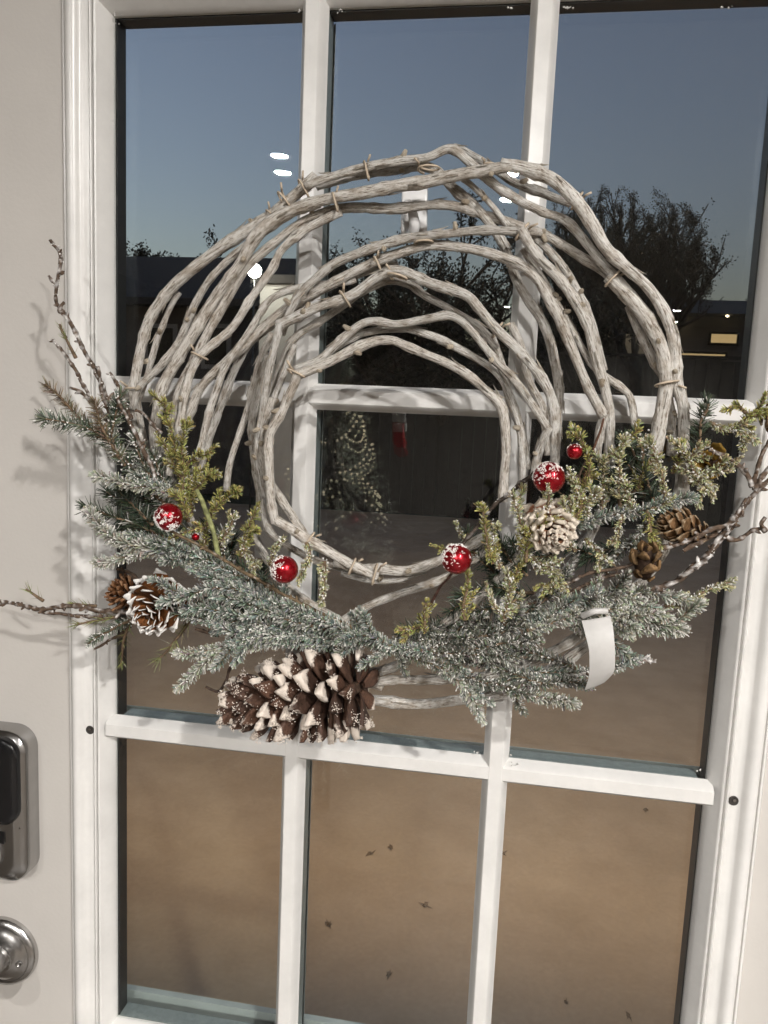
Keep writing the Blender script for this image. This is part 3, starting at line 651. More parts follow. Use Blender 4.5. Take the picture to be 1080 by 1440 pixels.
# ------------------------------------------------------------------ adhesive hook on the glass
hook = empty('adhesive_hook', tuple(at(580, 333, .0))); tag(hook, 'white adhesive hook on the top middle pane holding the wreath', 'hook')
def quadplate(pxs, y_front, y_back):
    f_ = [at_y(px, py, y_front) for px, py in pxs]
    b_ = [np.array((p[0], y_back, p[2])) for p in f_]
    return [*f_, *b_], [(3,2,1,0),(4,5,6,7),(0,1,5,4),(1,2,6,5),(2,3,7,6),(3,0,4,7)]
h = MB(); h.add(*quadplate([(563, 338), (600, 334), (601, 254), (565, 257)], .0080, .0130)); h.build('backplate', M['hookplastic'], hook, bevel=.0015)
P = np.array([at_y(574, 288, .009), at_y(573, 296, -.002), at_y(574, 310, -.013), at_y(577, 325, -.017), at_y(581, 327, -.024), at_y(583, 316, -.030), at_y(581, 303, -.032), at_y(578, 290, -.033)])
P, _ = resample(catmull(P, 10), .0012)
h = MB(); tube(h, P, np.interp(np.linspace(0, 1, len(P)), [0, .5, .9, 1], [.0050, .0044, .0042, .0030]), 12); h.build('hook_arm', M['hookplastic'], hook, smooth=True)

# ------------------------------------------------------------------ THE WREATH
wreath = empty('wreath', (0.0, -0.03, 1.24)); tag(wreath, 'round wreath of whitewashed vines with frosted evergreen, pine cones and red baubles', 'wreath')
# vine strands: photo points, width in px, depth from/to (m in front of the muntins)
VINES = [
 # outer left and top
 ([(200,630),(192,580),(189,545),(195,505),(208,457),(230,420),(256,392),(297,358),(341,329),(382,303),(416,273),(445,247)], 19, .040, .050),
 ([(196,560),(208,523),(221,475),(236,438),(252,410)], 10, .036, .036),
 ([(186,575),(197,545),(230,512),(253,479),(271,434),(290,401),(315,371),(345,345),(382,318),(420,296),(450,286)], 13, .047, .058),
 ([(218,640),(220,590),(228,545),(253,501),(279,457),(308,408),(338,368),(360,331),(390,305),(425,290),(467,279),(510,271),(556,261),(600,255),(641,247),(680,240),(716,234)], 20, .052, .066),
 ([(240,660),(249,557),(271,508),(297,457),(319,420),(345,379),(375,349),(412,320),(449,301),(493,292),(556,293),(625,288),(674,300),(731,318),(772,333),(821,365),(857,390),(886,420),(914,459)], 16, .060, .034),
 ([(238,668),(252,600),(262,545),(282,499),(327,460),(353,420),(382,375),(397,349),(427,325),(452,312),(480,298)], 15, .066, .050),
 ([(270,668),(281,631),(293,582),(310,533),(319,512),(334,490),(356,457),(375,427),(397,412),(434,402),(470,398),(500,390)], 12, .070, .054),
 ([(236,640),(265,582),(282,545),(319,508),(360,471),(397,438),(441,412),(486,388),(530,366),(575,352),(609,345),(662,351),(715,365),(751,388),(772,422),(796,475),(821,532),(849,587)], 17, .054, .066),
 ([(849,582),(843,612),(838,650)], 17, .064, .060),
 ([(395,470),(419,420),(449,388),(471,371),(504,357),(560,338),(621,331),(682,324),(733,326)], 15, .066, .070),
 ([(272,690),(300,600),(330,520),(352,482),(390,452),(430,420),(470,400),(520,380),(560,372)], 14, .040, .044),
 # top Q group
 ([(430,262),(456,252),(515,236),(560,229),(601,223),(633,210),(660,228),(694,258),(723,278),(764,298),(792,308),(813,329),(841,365),(866,390)], 15, .060, .046),
 ([(628,212),(645,208),(690,233),(723,256),(764,272),(802,286)], 13, .044, .040),
 ([(445,262),(500,246),(560,238),(605,236),(641,267),(666,288),(703,337),(731,402),(764,455),(780,508),(786,557),(782,620),(778,660)], 16, .044, .040),
 ([(640,245),(662,260),(694,292),(715,318)], 10, .052, .048),
 # outer right
 ([(704,231),(743,239),(780,255),(808,280),(829,308),(853,349),(882,377),(914,406),(939,447),(949,491),(951,536),(961,577),(961,625),(958,705)], 21, .066, .046),
 ([(857,388),(890,426),(914,459),(932,493),(940,536),(931,589),(921,640)], 25, .046, .058),
 ([(884,430),(902,470),(922,510),(938,540),(945,606),(944,640)], 15, .040, .040),
 # from the upper right knot
 ([(732,322),(756,361),(788,394),(821,447),(837,500),(851,544),(857,585),(855,640)], 18, .074, .052),
 ([(746,330),(766,347),(796,381),(825,434),(840,480),(850,520)], 13, .052, .046),
 ([(735,350),(764,394),(792,443),(813,483),(837,518),(878,549),(888,565),(894,600)], 12, .036, .036),
 ([(735,326),(760,328),(790,345)], 14, .066, .040),
 # inner ring
 ([(372,700),(361,643),(366,600),(378,520),(388,480),(393,455)], 14, .078, .086),
 ([(391,457),(441,434),(493,416),(530,391),(560,381),(601,398),(654,414),(674,434),(698,463),(735,500),(764,536),(780,577),(781,650)], 18, .084, .066),
 ([(368,690),(362,640),(368,598),(384,550),(397,512),(416,474),(449,453),(486,427),(510,411),(545,396),(575,400),(601,418),(641,440),(675,462),(700,490)], 13, .070, .058),
 ([(318,690),(322,655),(334,614),(354,561),(367,504),(382,470)], 12, .050, .056),
 ([(362,665),(370,600),(395,533),(414,485)], 12, .074, .076),
 ([(415,519),(449,505),(482,475),(515,453),(558,456),(601,449),(633,445),(658,461),(694,504),(731,544),(772,603)], 14, .090, .074),
 ([(772,600),(760,634),(752,670)], 16, .074, .062),
 ([(452,503),(486,480),(515,467),(560,463),(580,465),(621,479),(666,504),(694,524),(711,548),(727,589),(733,630),(734,690)], 13, .076, .060),
 ([(419,527),(464,508),(508,486),(545,478),(575,488),(601,500),(650,524),(686,553),(705,574),(711,618),(709,660),(706,705)], 17, .094, .078),
 ([(690,471),(707,516),(715,557),(735,610),(742,660)], 14, .044, .044),
 ([(718,455),(731,483),(743,536),(764,577),(770,640)], 14, .042, .042),
 # inner left going down and round the bottom
 ([(421,522),(399,574),(380,610),(379,651),(382,700),(387,735)], 16, .094, .094),
 ([(386,731),(412,745),(437,762),(470,781),(496,796),(531,812)], 17, .094, .092),
 ([(384,560),(368,610),(372,660),(391,698),(411,727),(432,757),(455,775)], 14, .080, .080),
 ([(376,500),(360,560),(354,600),(358,650),(366,700),(375,740),(400,765),(450,790),(500,803)], 13, .056, .060),
 ([(470,790),(505,800),(534,799),(573,803),(612,792),(650,775),(690,750)], 17, .074, .060),
 ([(480,806),(520,815),(560,815),(600,803)], 10, .066, .060),
 ([(470,880),(488,868),(534,846),(577,831),(620,815),(665,790),(700,760)], 14, .040, .044),
 ([(505,948),(540,942),(575,928)], 14, .036, .040),
 ([(500,962),(560,956),(620,955),(690,950),(760,925),(820,890),(880,840),(930,780),(955,700)], 17, .040, .042),
 ([(470,975),(531,986),(593,990),(643,984),(700,975),(760,950),(830,905)], 18, .030, .036),
 ([(355,745),(372,780),(400,820),(440,850),(490,880)], 14, .045, .05),
 ([(200,620),(215,690),(250,760),(310,830),(390,890),(470,940),(540,965)], 17, .035, .035),
 ([(225,620),(245,690),(290,760),(350,820),(420,870),(500,905)], 15, .045, .045),
 ([(780,650),(770,700),(750,750),(710,805),(660,850),(600,890),(550,905)], 15, .045, .05),
 ([(858,640),(850,700),(825,760),(780,820),(720,870)], 16, .04, .045),
]
for i, (pts, wd, d0, d1) in enumerate(VINES):
    n = len(pts); cum = np.r_[0, np.cumsum([math.dist(pts[k], pts[k+1]) for k in range(n-1)])]; cum /= cum[-1]
    P3 = np.array([at(x, y, d0 + (d1 - d0) * c) for (x, y), c in zip(pts, cum)])
    P, s_ = resample(catmull(P3, 8), .0035)
    ph = i * 3.71
    # slight wander so strands are not perfect curves
    for k in range(len(P)):
        f_ = min(1, k / 5, (len(P) - 1 - k) / 5)
        P[k] += f_ * .0006 * np.array(noise.noise_vector(Vector((s_[k] * 28, ph, 1.5))))
    kr = random.Random(900 + i); kn = [0.0]; ko = [np.zeros(3)]
    while kn[-1] < s_[-1]: kn.append(kn[-1] + kr.uniform(.022, .055)); ko.append(np.array([kr.gauss(0, 1), kr.gauss(0, .5), kr.gauss(0, 1)]) * .00045)
    P = P + np.stack([np.interp(s_, kn, [o_[c_] for o_ in ko]) for c_ in range(3)], 1)
    r0 = wd / 2 * pxm(P[len(P)//2]) * .82
    rad = np.array([r0 * (1 + .16 * noise.noise(Vector((q * 16, ph, 0))) + .10 * noise.noise(Vector((q * 60, ph, 5)))) for q in s_])
    rr = random.Random(i)
    for q in kn[1:]:                                   # swollen leaf nodes at the kinks
        rad *= 1 + rr.uniform(.06, .26) * np.exp(-((s_ - q) / .0036) ** 2)
    mb = MB(); uv = []
    g = rr.uniform(.84, 1.06); wv = rr.uniform(-.02, .03)
    tube(mb, P, rad, 12, (g, g - wv * .5, g - wv), jitter=.13, uvs=uv, phase=ph)
    # snapped side-stubs
    for _ in range(rr.choice([0, 1, 1, 2, 3])):
        k = rr.randrange(4, len(P) - 4); T, Nn, B = frames(P)
        a = rr.uniform(-1.3, 1.3); dr = Nn[k] * math.cos(a) + B[k] * math.sin(a) + T[k] * rr.uniform(-.6, .9); dr /= np.linalg.norm(dr)
        L_ = rad[k] + rr.uniform(.002, .006); q2 = np.array([P[k] + dr * L_ * u for u in (.3, .7, 1)])
        tube(mb, q2, np.array([.0026, .0020, .0014]), 6, (.9, .82, .7), uvs=uv)
    T, Nn, B = frames(P)
    for _ in range(int(s_[-1] / .022)):                # split bark fibres
        k = rr.randrange(6, max(7, len(P) - 6)); a = rr.uniform(-1.9, 1.9); o_ = Nn[k] * math.cos(a) + B[k] * math.sin(a); sg = rr.choice((-1, 1)); ln = rr.uniform(.005, .014); lift = rr.uniform(.0002, .0022)
        q2 = np.array([P[k] + o_ * (rad[k] * .96 + lift * u * u) + T[k] * sg * ln * u for u in (0, .35, .7, 1)]); c_ = rr.uniform(.6, 1.15)
        tube(mb, q2, np.array([.0007, .0008, .0005, .0002]), 4, (c_, c_ * .95, c_ * .88), uvs=uv)
    mb.build('vine', M['vine'], wreath, smooth=True, uv=uv)
# tendril ties that hold the strands
def tie(px, py, d, size, ang, turns=1.25):
    c = at(px, py, d); r = size * pxm(c); P = []
    a = math.radians(ang); e1 = ROT[:, 0] * math.cos(a) + ROT[:, 2] * math.sin(a); e2 = -ROT[:, 0] * math.sin(a) + ROT[:, 2] * math.cos(a)
    for k in range(28):
        q = 2 * math.pi * turns * k / 27 - 1.2
        P.append(c + e2 * math.cos(q) * r - ROT[:, 1] * math.sin(q) * r * .75 + e1 * (k / 27 - .5) * r * .55)
    P.append(P[-1] + e2 * r * .5 + e1 * r * .3 - ROT[:, 1] * r * .3)
    mb = MB(); tube(mb, np.array(P), .0009, 6); mb.build('tendril_tie', M['tie'], wreath, smooth=True)
for a in [(401,281,.06,14,35), (384,304,.052,12,40), (428,265,.055,14,25), (472,284,.064,13,10), (516,240,.058,13,8), (603,236,.06,15,85), (532,372,.066,12,20),
          (486,420,.08,13,28), (559,388,.08,14,70), (596,340,.066,13,88), (812,283,.06,13,-40), (735,326,.07,14,-45), (862,392,.05,14,-50), (938,540,.056,16,-85), (417,524,.094,13,60),
          (189,546,.045,13,85), (496,797,.093,12,-30), (528,808,.092,15,-20), (436,760,.092,12,-40), (281,500,.06,12,60), (690,232,.06,10,80), (700,465,.06,12,-40)]:
    tie(*a)

# ---- greenery -----------------------------------------------------
def px_path(pts, d0, d1, step=.0012):
    n = len(pts); cum = np.r_[0, np.cumsum([math.dist(pts[k], pts[k+1]) for k in range(n-1)])]; cum /= cum[-1]
    P3 = np.array([at(p[0], p[1], d0 + (d1 - d0) * c) for p, c in zip(pts, cum)])
    return resample(catmull(P3, 8), step)
def needle_arrays(P, dens, L, ang, wdt, tipf, c0, c1, frost, flat=0.0, stem=.001, taper=.25, tipopen=.35, lump=0.0, seed=0):
    """returns verts, faces, colours for many small prism needles along P (P[0] = tip)"""
    g = np.random.default_rng(seed)
    T, Nn, B = frames(P); T = -T                       # needles lean toward the tip
    s = np.r_[0, np.cumsum(np.linalg.norm(np.diff(P, axis=0), axis=1))]; tot = s[-1]
    n = max(10, int(tot * dens)); u = g.uniform(0, tot, n)
    u[:max(8, n // 22)] = g.uniform(0, min(.006, tot), max(8, n // 22))
    def ip(A): return np.stack([np.interp(u, s, A[:, k]) for k in range(3)], 1)
    p, t, nn, b = ip(P), ip(T), ip(Nn), ip(B)
    phi = g.uniform(0, 2 * np.pi, n)
    if flat: phi = np.where(g.random(n) < flat, np.where(g.random(n) < .5, np.pi / 2, -np.pi / 2) + g.normal(0, .38, n), phi)
    rad = nn * np.cos(phi)[:, None] + b * np.sin(phi)[:, None]
    a = np.radians(ang + g.normal(0, 13, n)) * np.clip(tipopen + u / .012, tipopen, 1)
    d = t * np.cos(a)[:, None] + rad * np.sin(a)[:, None] + g.normal(0, .10, (n, 3)); d /= np.linalg.norm(d, axis=1)[:, None]
    ln = L * g.uniform(.62, 1.15, n) * np.clip(1 - taper + u / .02, 1 - taper, 1)
    if lump: ln *= 1 - lump * .5 + lump * np.sin(u / tot * 2 * np.pi * max(1, tot / .013) + g.uniform(0, 6)) * .5
    x = np.cross(d, rad + .01); x /= np.linalg.norm(x, axis=1)[:, None]; y = np.cross(d, x)
    w0 = wdt * g.uniform(.7, 1.25, n)
    base = p + rad * stem * .6; tip = base + d * ln[:, None]
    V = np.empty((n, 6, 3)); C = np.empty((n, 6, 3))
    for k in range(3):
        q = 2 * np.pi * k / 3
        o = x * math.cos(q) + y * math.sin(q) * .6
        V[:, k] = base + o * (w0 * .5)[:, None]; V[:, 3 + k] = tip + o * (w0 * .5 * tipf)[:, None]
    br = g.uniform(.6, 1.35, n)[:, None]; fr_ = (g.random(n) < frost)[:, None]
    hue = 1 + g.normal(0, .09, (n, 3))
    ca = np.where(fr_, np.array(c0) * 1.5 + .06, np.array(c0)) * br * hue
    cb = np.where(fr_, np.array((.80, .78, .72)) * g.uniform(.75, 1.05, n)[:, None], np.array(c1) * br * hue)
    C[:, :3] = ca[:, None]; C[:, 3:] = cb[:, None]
    F = []
    for i in range(n):
        o = i * 6
        F += [(o, o+1, o+4, o+3), (o+1, o+2, o+5, o+4), (o+2, o, o+3, o+5), (o+3, o+4, o+5)]
    return V.reshape(-1, 3), F, np.clip(C, 0, .9).reshape(-1, 3)
def grains(P, n, spread, size, seed=0):
    g = np.random.default_rng(seed); V = []; F = []
    idx = g.integers(0, len(P), n); dirs = g.normal(0, 1, (n, 3)); dirs /= np.linalg.norm(dirs, axis=1)[:, None]
    for i, dd in zip(idx, dirs):
        c = P[i] + dd * spread * g.uniform(.3, 1); r = size * g.uniform(.5, 1.3); b = len(V)
        Q = g.normal(0, 1, (4, 3)); Q /= np.linalg.norm(Q, axis=1)[:, None]
        V += [c + np.array(q) * r for q in ((1,1,1),(1,-1,-1),(-1,1,-1),(-1,-1,1))] if g.random() < .5 else [c + q * r * 1.4 for q in Q]
        F += [(b, b+1, b+2), (b, b+3, b+1), (b, b+2, b+3), (b+1, b+3, b+2)]
    return V, F
STY = {
 # dens/m, length, angle, width, tipfactor, base colour, tip colour, frosted share, flat, lump
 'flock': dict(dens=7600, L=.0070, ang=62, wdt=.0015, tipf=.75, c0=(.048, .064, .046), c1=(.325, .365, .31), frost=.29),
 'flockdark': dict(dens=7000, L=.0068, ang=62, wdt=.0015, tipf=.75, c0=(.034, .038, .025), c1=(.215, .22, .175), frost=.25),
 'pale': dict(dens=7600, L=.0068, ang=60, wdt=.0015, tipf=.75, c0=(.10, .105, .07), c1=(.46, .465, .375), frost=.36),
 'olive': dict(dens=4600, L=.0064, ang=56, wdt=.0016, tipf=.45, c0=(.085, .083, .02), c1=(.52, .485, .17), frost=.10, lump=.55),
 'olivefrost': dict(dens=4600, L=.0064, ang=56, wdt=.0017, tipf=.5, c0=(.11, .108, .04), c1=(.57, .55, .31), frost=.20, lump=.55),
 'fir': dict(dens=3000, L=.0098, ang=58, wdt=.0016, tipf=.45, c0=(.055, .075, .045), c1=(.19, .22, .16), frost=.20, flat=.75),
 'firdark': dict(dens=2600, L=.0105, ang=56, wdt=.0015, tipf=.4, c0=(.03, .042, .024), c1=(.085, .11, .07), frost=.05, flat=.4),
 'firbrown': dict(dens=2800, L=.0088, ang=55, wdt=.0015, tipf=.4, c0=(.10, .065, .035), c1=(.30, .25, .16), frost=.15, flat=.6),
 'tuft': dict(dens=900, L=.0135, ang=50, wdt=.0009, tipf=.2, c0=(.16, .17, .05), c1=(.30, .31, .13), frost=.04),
}
NAMES = {'flock': 'spruce_branch', 'flockdark': 'spruce_branch', 'pale': 'spruce_branch', 'olive': 'cedar_sprig', 'olivefrost': 'cedar_sprig',
         'fir': 'fir_branch', 'firdark': 'fir_branch', 'firbrown': 'fir_branch', 'tuft': 'needle_tuft'}
seedc = [100]
def sprig(style, pts, d0, d1=None, k=1.0, shoots=0, stemcol=(.16, .11, .07)):
    d1 = d0 if d1 is None else d1
    seedc[0] += 1; sd = seedc[0]; g = np.random.default_rng(sd)
    P, s_ = px_path(pts, d0, d1)
    for i in range(len(P)): P[i] += .0018 * np.array(noise.noise_vector(Vector((s_[i] * 45, sd * 1.3, .5))))
    st = dict(STY[style]); st['L'] *= k
    stem = MB(); tube(stem, P, np.linspace(.0008, .0017, len(P)), 6, stemcol)
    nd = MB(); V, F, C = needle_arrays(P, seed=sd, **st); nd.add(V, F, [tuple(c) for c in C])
    T, Nn, B = frames(P)
    ns = int(s_[-1] / .012) if style.startswith('olive') else shoots
    for j in range(ns):                                  # side shoots
        i = int(len(P) * g.uniform(.08, .95)); a = g.uniform(0, 2 * np.pi)
        side = Nn[i] * math.cos(a) * .7 + B[i] * math.sin(a); side /= np.linalg.norm(side)
        Ls = g.uniform(.007, .016) if style.startswith('olive') else g.uniform(.018, .034)
        dr = -T[i] * .75 + side * .75 + g.normal(0, .12, 3); dr /= np.linalg.norm(dr)
        Q = np.array([P[i] + dr * Ls * u + side * .0015 * math.sin(u * 3) for u in np.linspace(1, 0, 10)])
        if Q[:, 1].max() > -.014: continue
        tube(stem, Q, np.linspace(.0006, .001, 10), 5, stemcol)
        st2 = dict(st); st2['L'] *= .85
        V, F, C = needle_arrays(Q, seed=sd * 31 + j, **st2); nd.add(V, F, [tuple(c) for c in C])
    # keep the needles in front of the door
    nd.v = [(x, min(y, -.0012) if True else y, z) for x, y, z in nd.v]
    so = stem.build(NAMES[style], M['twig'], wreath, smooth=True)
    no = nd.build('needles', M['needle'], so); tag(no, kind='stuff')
    if style in ('flock', 'flockdark', 'pale', 'olivefrost', 'fir'):
        fm = MB(); fm.add(*grains(P, int(s_[-1] * 2000), st['L'] * .85, .00062, sd)); 
        fm.v = [(x, min(y, -.0015), z) for x, y, z in fm.v]
        tag(fm.build('frost_grains', M['frost'], so), kind='stuff')
    return so
def twig(pts, d0, d1=None, wpx=5, frost=.5, colr=(.10, .068, .048), name='bare_twig', knobs=True):
    d1 = d0 if d1 is None else d1
    seedc[0] += 1; sd = seedc[0]; rr = random.Random(sd)
    P, s_ = px_path(pts, d0, d1, .0016)
    for i in range(len(P)): P[i] += .0012 * np.array(noise.noise_vector(Vector((s_[i] * 70, sd * 1.7, .5))))
    r0 = wpx / 2 * pxm(P[0]); rad = np.array([r0 * (1 + .25 * noise.noise(Vector((q * 90, sd, 0)))) for q in s_]) * np.linspace(.8, 1.05, len(P))
    mb = MB()
    if knobs:
        q = rr.uniform(.004, .012)
        while q < s_[-1]:
            rad *= 1 + rr.uniform(.2, .55) * np.exp(-((s_ - q) / .0016) ** 2); q += rr.uniform(.006, .014)
    T, Nn, B = frames(P)
    V0 = len(mb.v); tube(mb, P, rad, 7, colr, jitter=.2, phase=sd)
    if knobs:
        for _ in range(int(s_[-1] / .009)):               # buds
            k = rr.randrange(1, len(P) - 1); a = rr.uniform(0, 6.28); dr = Nn[k] * math.cos(a) + B[k] * math.sin(a) - T[k] * .6
            Q = np.array([P[k] + dr * rad[k] * u for u in (.4, 1.1, 1.9, 2.4)]); tube(mb, Q, np.array([.7, .9, .7, .25]) * rad[k] * .75, 6, tuple(c * 1.2 for c in colr))
    # frosted colour on patches
    cc = []
    for (x, y, z), c in zip(mb.v, mb.c):
        f_ = noise.noise(Vector((x * 260, y * 260, z * 260 + sd))) * .8 + .15 * (0.3 - 0) + frost - .5
        f_ = max(0, min(1, f_ * 2.2)); cc.append(tuple(a * (1 - f_) + b * f_ for a, b in zip(c, (.62, .60, .58))))
    mb.c = cc
    o = mb.build(name, M['twig'], wreath, smooth=True)
    if frost > .2:
        fm = MB(); fm.add(*grains(P, int(s_[-1] * 1300 * frost), r0 * 1.25, .00055, sd)); tag(fm.build('frost_grains', M['frost'], o), kind='stuff')
    return o

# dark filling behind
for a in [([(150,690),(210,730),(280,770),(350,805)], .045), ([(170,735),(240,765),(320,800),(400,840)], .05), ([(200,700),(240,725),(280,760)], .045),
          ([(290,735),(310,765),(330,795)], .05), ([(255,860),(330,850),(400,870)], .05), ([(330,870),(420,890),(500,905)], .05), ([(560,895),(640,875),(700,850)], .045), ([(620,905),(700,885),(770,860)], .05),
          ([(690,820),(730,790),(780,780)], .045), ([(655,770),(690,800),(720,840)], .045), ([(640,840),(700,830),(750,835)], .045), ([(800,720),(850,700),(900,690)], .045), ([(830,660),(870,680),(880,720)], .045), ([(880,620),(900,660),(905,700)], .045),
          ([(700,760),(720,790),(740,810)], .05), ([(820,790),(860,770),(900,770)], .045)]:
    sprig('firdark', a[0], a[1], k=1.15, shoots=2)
# left: fir
sprig('fir', [(57,585),(85,592),(115,598),(140,612),(165,635),(190,660),(215,690),(240,715)], .075, .06, 1.1)
sprig('firbrown', [(64,541),(85,560),(105,583),(125,600),(150,625)], .07, .06)
sprig('firbrown', [(133,565),(143,595),(155,622),(170,650)], .085, .07)
sprig('fir', [(170,556),(162,590),(160,622),(175,655)], .075, .07)
sprig('fir', [(185,612),(195,640),(210,668),(225,690)], .075, .07)
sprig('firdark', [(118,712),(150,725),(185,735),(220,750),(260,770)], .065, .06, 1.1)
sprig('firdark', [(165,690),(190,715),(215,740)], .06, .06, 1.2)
sprig('fir', [(322,745),(312,768),(318,795)], .08, .075, .9)
sprig('fir', [(215,640),(225,665),(240,690)], .065, .06)
# left: flocked spruce
sprig('pale', [(130,668),(160,675),(190,684),(215,686),(245,702),(270,722)], .085, .07, 1.0)
sprig('flock', [(185,668),(210,678),(240,690)], .08, .075, .9)
sprig('pale', [(124,718),(145,745),(175,764),(210,771),(250,786),(300,803)], .09, .085, 1.1, shoots=2)
sprig('flock', [(230,775),(300,803),(340,822),(390,846),(440,866),(490,886),(535,902)], .088, .075, 1.15, shoots=3)
sprig('pale', [(134,790),(165,786),(200,776),(235,773)], .082, .082, .95)
sprig('flock', [(180,752),(230,762),(280,780),(330,800)], .08, .08, .95)
sprig('flock', [(226,849),(244,845),(268,838),(300,827),(340,832),(390,852)], .112, .085, .95, shoots=1)
sprig('flock', [(258,857),(285,856),(320,862),(360,875),(410,886),(460,894)], .094, .08, 1.05, shoots=2)
sprig('flock', [(296,872),(330,890),(370,900),(420,905),(470,908)], .085, .08, .95)
sprig('pale', [(250,966),(275,945),(300,922),(330,910),(362,905),(402,900),(450,898)], .082, .078, 1.0)
sprig('pale', [(247,919),(275,918),(312,912),(345,908)], .085, .08, .9)
sprig('flock', [(345,828),(400,858),(450,878),(500,894),(545,908)], .092, .08, 1.05, shoots=2)
sprig('flock', [(340,882),(390,893),(440,895),(490,900)], .088, .08, 1.0)
sprig('flockdark', [(430,875),(480,893),(530,905),(580,912)], .084, .08, .9)
for p_, d_, k_ in [([(300,835),(350,850),(400,868),(455,885)], .095, 1.0), ([(270,800),(320,820),(370,840),(420,860)], .09, 1.0), ([(320,905),(370,895),(420,893)], .09, .9), ([(210,760),(250,772),(300,792),(350,815)], .092, .95),
                   ([(400,850),(450,872),(500,890),(540,902)], .098, .9), ([(470,885),(520,900),(570,912),(610,915)], .09, .85), ([(230,858),(270,868),(310,872),(350,880)], .085, .9)]:
    sprig('flock', p_, d_, d_ - .006, k_, shoots=2)
# left: cedar
sprig('olive', [(230,560),(237,590),(245,620),(252,655),(258,690)], .075, .07, .95)
sprig('olive', [(265,590),(258,620),(256,650),(258,690),(264,735)], .085, .08)
sprig('olive', [(300,635),(280,642),(262,654)], .085, .08, .9)
sprig('olive', [(302,662),(285,678),(268,690),(255,702)], .088, .08)
sprig('olive', [(336,688),(318,702),(302,715),(290,740),(285,772)], .088, .08)
sprig('olivefrost', [(332,722),(322,742),(310,770)], .088, .082, .9)
sprig('olive', [(240,690),(255,705),(262,730)], .09, .085, .9)
sprig('olive', [(362,710),(351,738),(341,765),(338,785)], .085, .08)
sprig('olivefrost', [(366,795),(352,785),(342,765)], .085, .08, .9)
sprig('olive', [(240,760),(262,748),(288,742)], .09, .085, .75)
sprig('olive', [(275,660),(270,690),(268,720)], .08, .08)
sprig('olivefrost', [(398,756),(386,774),(380,795)], .098, .092, .75)
sprig('olivefrost', [(452,852),(456,832),(457,810),(456,790)], .1, .098, .8)
sprig('olivefrost', [(420,825),(428,802),(435,782),(430,762)], .1, .1, .65)
sprig('olive', [(220,610),(240,640),(252,670)], .07, .07, .9)
twig([(277,688),(290,720),(300,750),(307,782)], .096, .09, 8, 0, (.26, .27, .12), 'cedar_stem', False)
twig([(242,748),(275,765),(310,785),(345,805),(390,831),(440,857),(500,886)], .1, .09, 5, .15, (.14, .10, .06))
# left twigs
twig([(71,338),(84,358),(83,381),(79,405),(79,424),(85,434),(102,459),(116,490),(135,525),(150,556),(166,588)], .06, .055, 6, .5)
twig([(68,388),(74,398),(79,410)], .058, .058, 4.5, .5)
twig([(87,354),(84,362),(83,372)], .06, .06, 4, .5)
twig([(90,425),(85,433),(83,440)], .06, .06, 4.5, .5)
twig([(74,477),(87,492),(102,516),(116,540),(130,563),(155,595)], .065, .06, 5.5, .5)
twig([(137,516),(141,535),(144,555),(158,590)], .06, .06, 6, .45)
twig([(154,524),(165,540),(171,556),(185,590)], .055, .055, 5.5, .45)
twig([(98,545),(115,553),(132,572),(150,590)], .07, .065, 5, .5)
twig([(165,560),(185,600),(205,640),(216,662),(222,690)], .08, .075, 6, .35)
twig([(190,577),(205,585),(215,598),(228,608)], .07, .07, 4, .4)
sprig('tuft', [(90,470),(97,488),(107,505)], .062, .06, .6)
sprig('tuft', [(85,455),(88,466),(92,475)], .062, .06, .45)
twig([(-8,845),(30,851),(60,857),(100,851),(150,860),(205,864)], .05, .06, 6.5, .4)
twig([(45,858),(80,863),(115,868),(150,868)], .05, .055, 5, .45)
sprig('tuft', [(36,828),(46,834),(62,845)], .05, .05, .75)
sprig('tuft', [(105,880),(118,878),(140,872),(165,868)], .055, .055, .85)
sprig('fir', [(124,904),(145,892),(165,880),(185,872)], .055, .06, .6)
twig([(134,912),(150,903),(168,893),(185,880)], .045, .05, 4, .15)
sprig('tuft', [(170,935),(172,908),(178,886),(186,868)], .05, .055, .75)
sprig('tuft', [(220,930),(236,914),(255,890),(268,872)], .06, .065, .9)
sprig('tuft', [(100,848),(115,850),(135,853)], .052, .055, .5)
twig([(300,935),(316,905),(338,890)], .06, .06, 4.5, .1)
twig([(290,966),(308,972),(318,958),(323,940),(340,928)], .06, .06, 4.5, 0, (.06, .04, .03), 'wire_stem', False)
twig([(275,884),(292,890),(308,894)], .07, .07, 5, .1)
twig([(163,800),(182,805),(196,818)], .05, .05, 5, .2)
# right: flocked
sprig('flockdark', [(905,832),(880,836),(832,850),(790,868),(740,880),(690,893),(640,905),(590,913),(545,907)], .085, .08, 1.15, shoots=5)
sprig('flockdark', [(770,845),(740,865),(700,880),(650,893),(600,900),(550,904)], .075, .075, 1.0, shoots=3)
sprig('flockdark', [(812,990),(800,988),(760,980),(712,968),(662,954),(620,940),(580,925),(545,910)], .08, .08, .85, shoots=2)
sprig('pale', [(681,1013),(666,986),(646,960),(622,938)], .082, .08, .85)
sprig('pale', [(812,991),(795,988),(770,983),(745,976)], .085, .08, .8)
sprig('flock', [(898,925),(870,936),(832,945),(785,946),(742,946),(700,962),(660,965)], .07, .07, .8)
twig([(922,930),(900,930),(875,937),(850,943),(800,952)], .072, .07, 6, .7)
twig([(912,922),(905,928)], .072, .07, 6, .8)
sprig('pale', [(963,885),(930,880),(882,866),(832,860),(782,870)], .088, .08, 1.1, shoots=3)
sprig('pale', [(940,868),(905,852),(862,850),(805,852),(760,868)], .09, .08, 1.05, shoots=3)
sprig('pale', [(955,888),(900,884),(842,880),(800,880)], .084, .08, 1.0)
sprig('flock', [(893,930),(880,922),(862,905),(845,890)], .07, .075, .9)
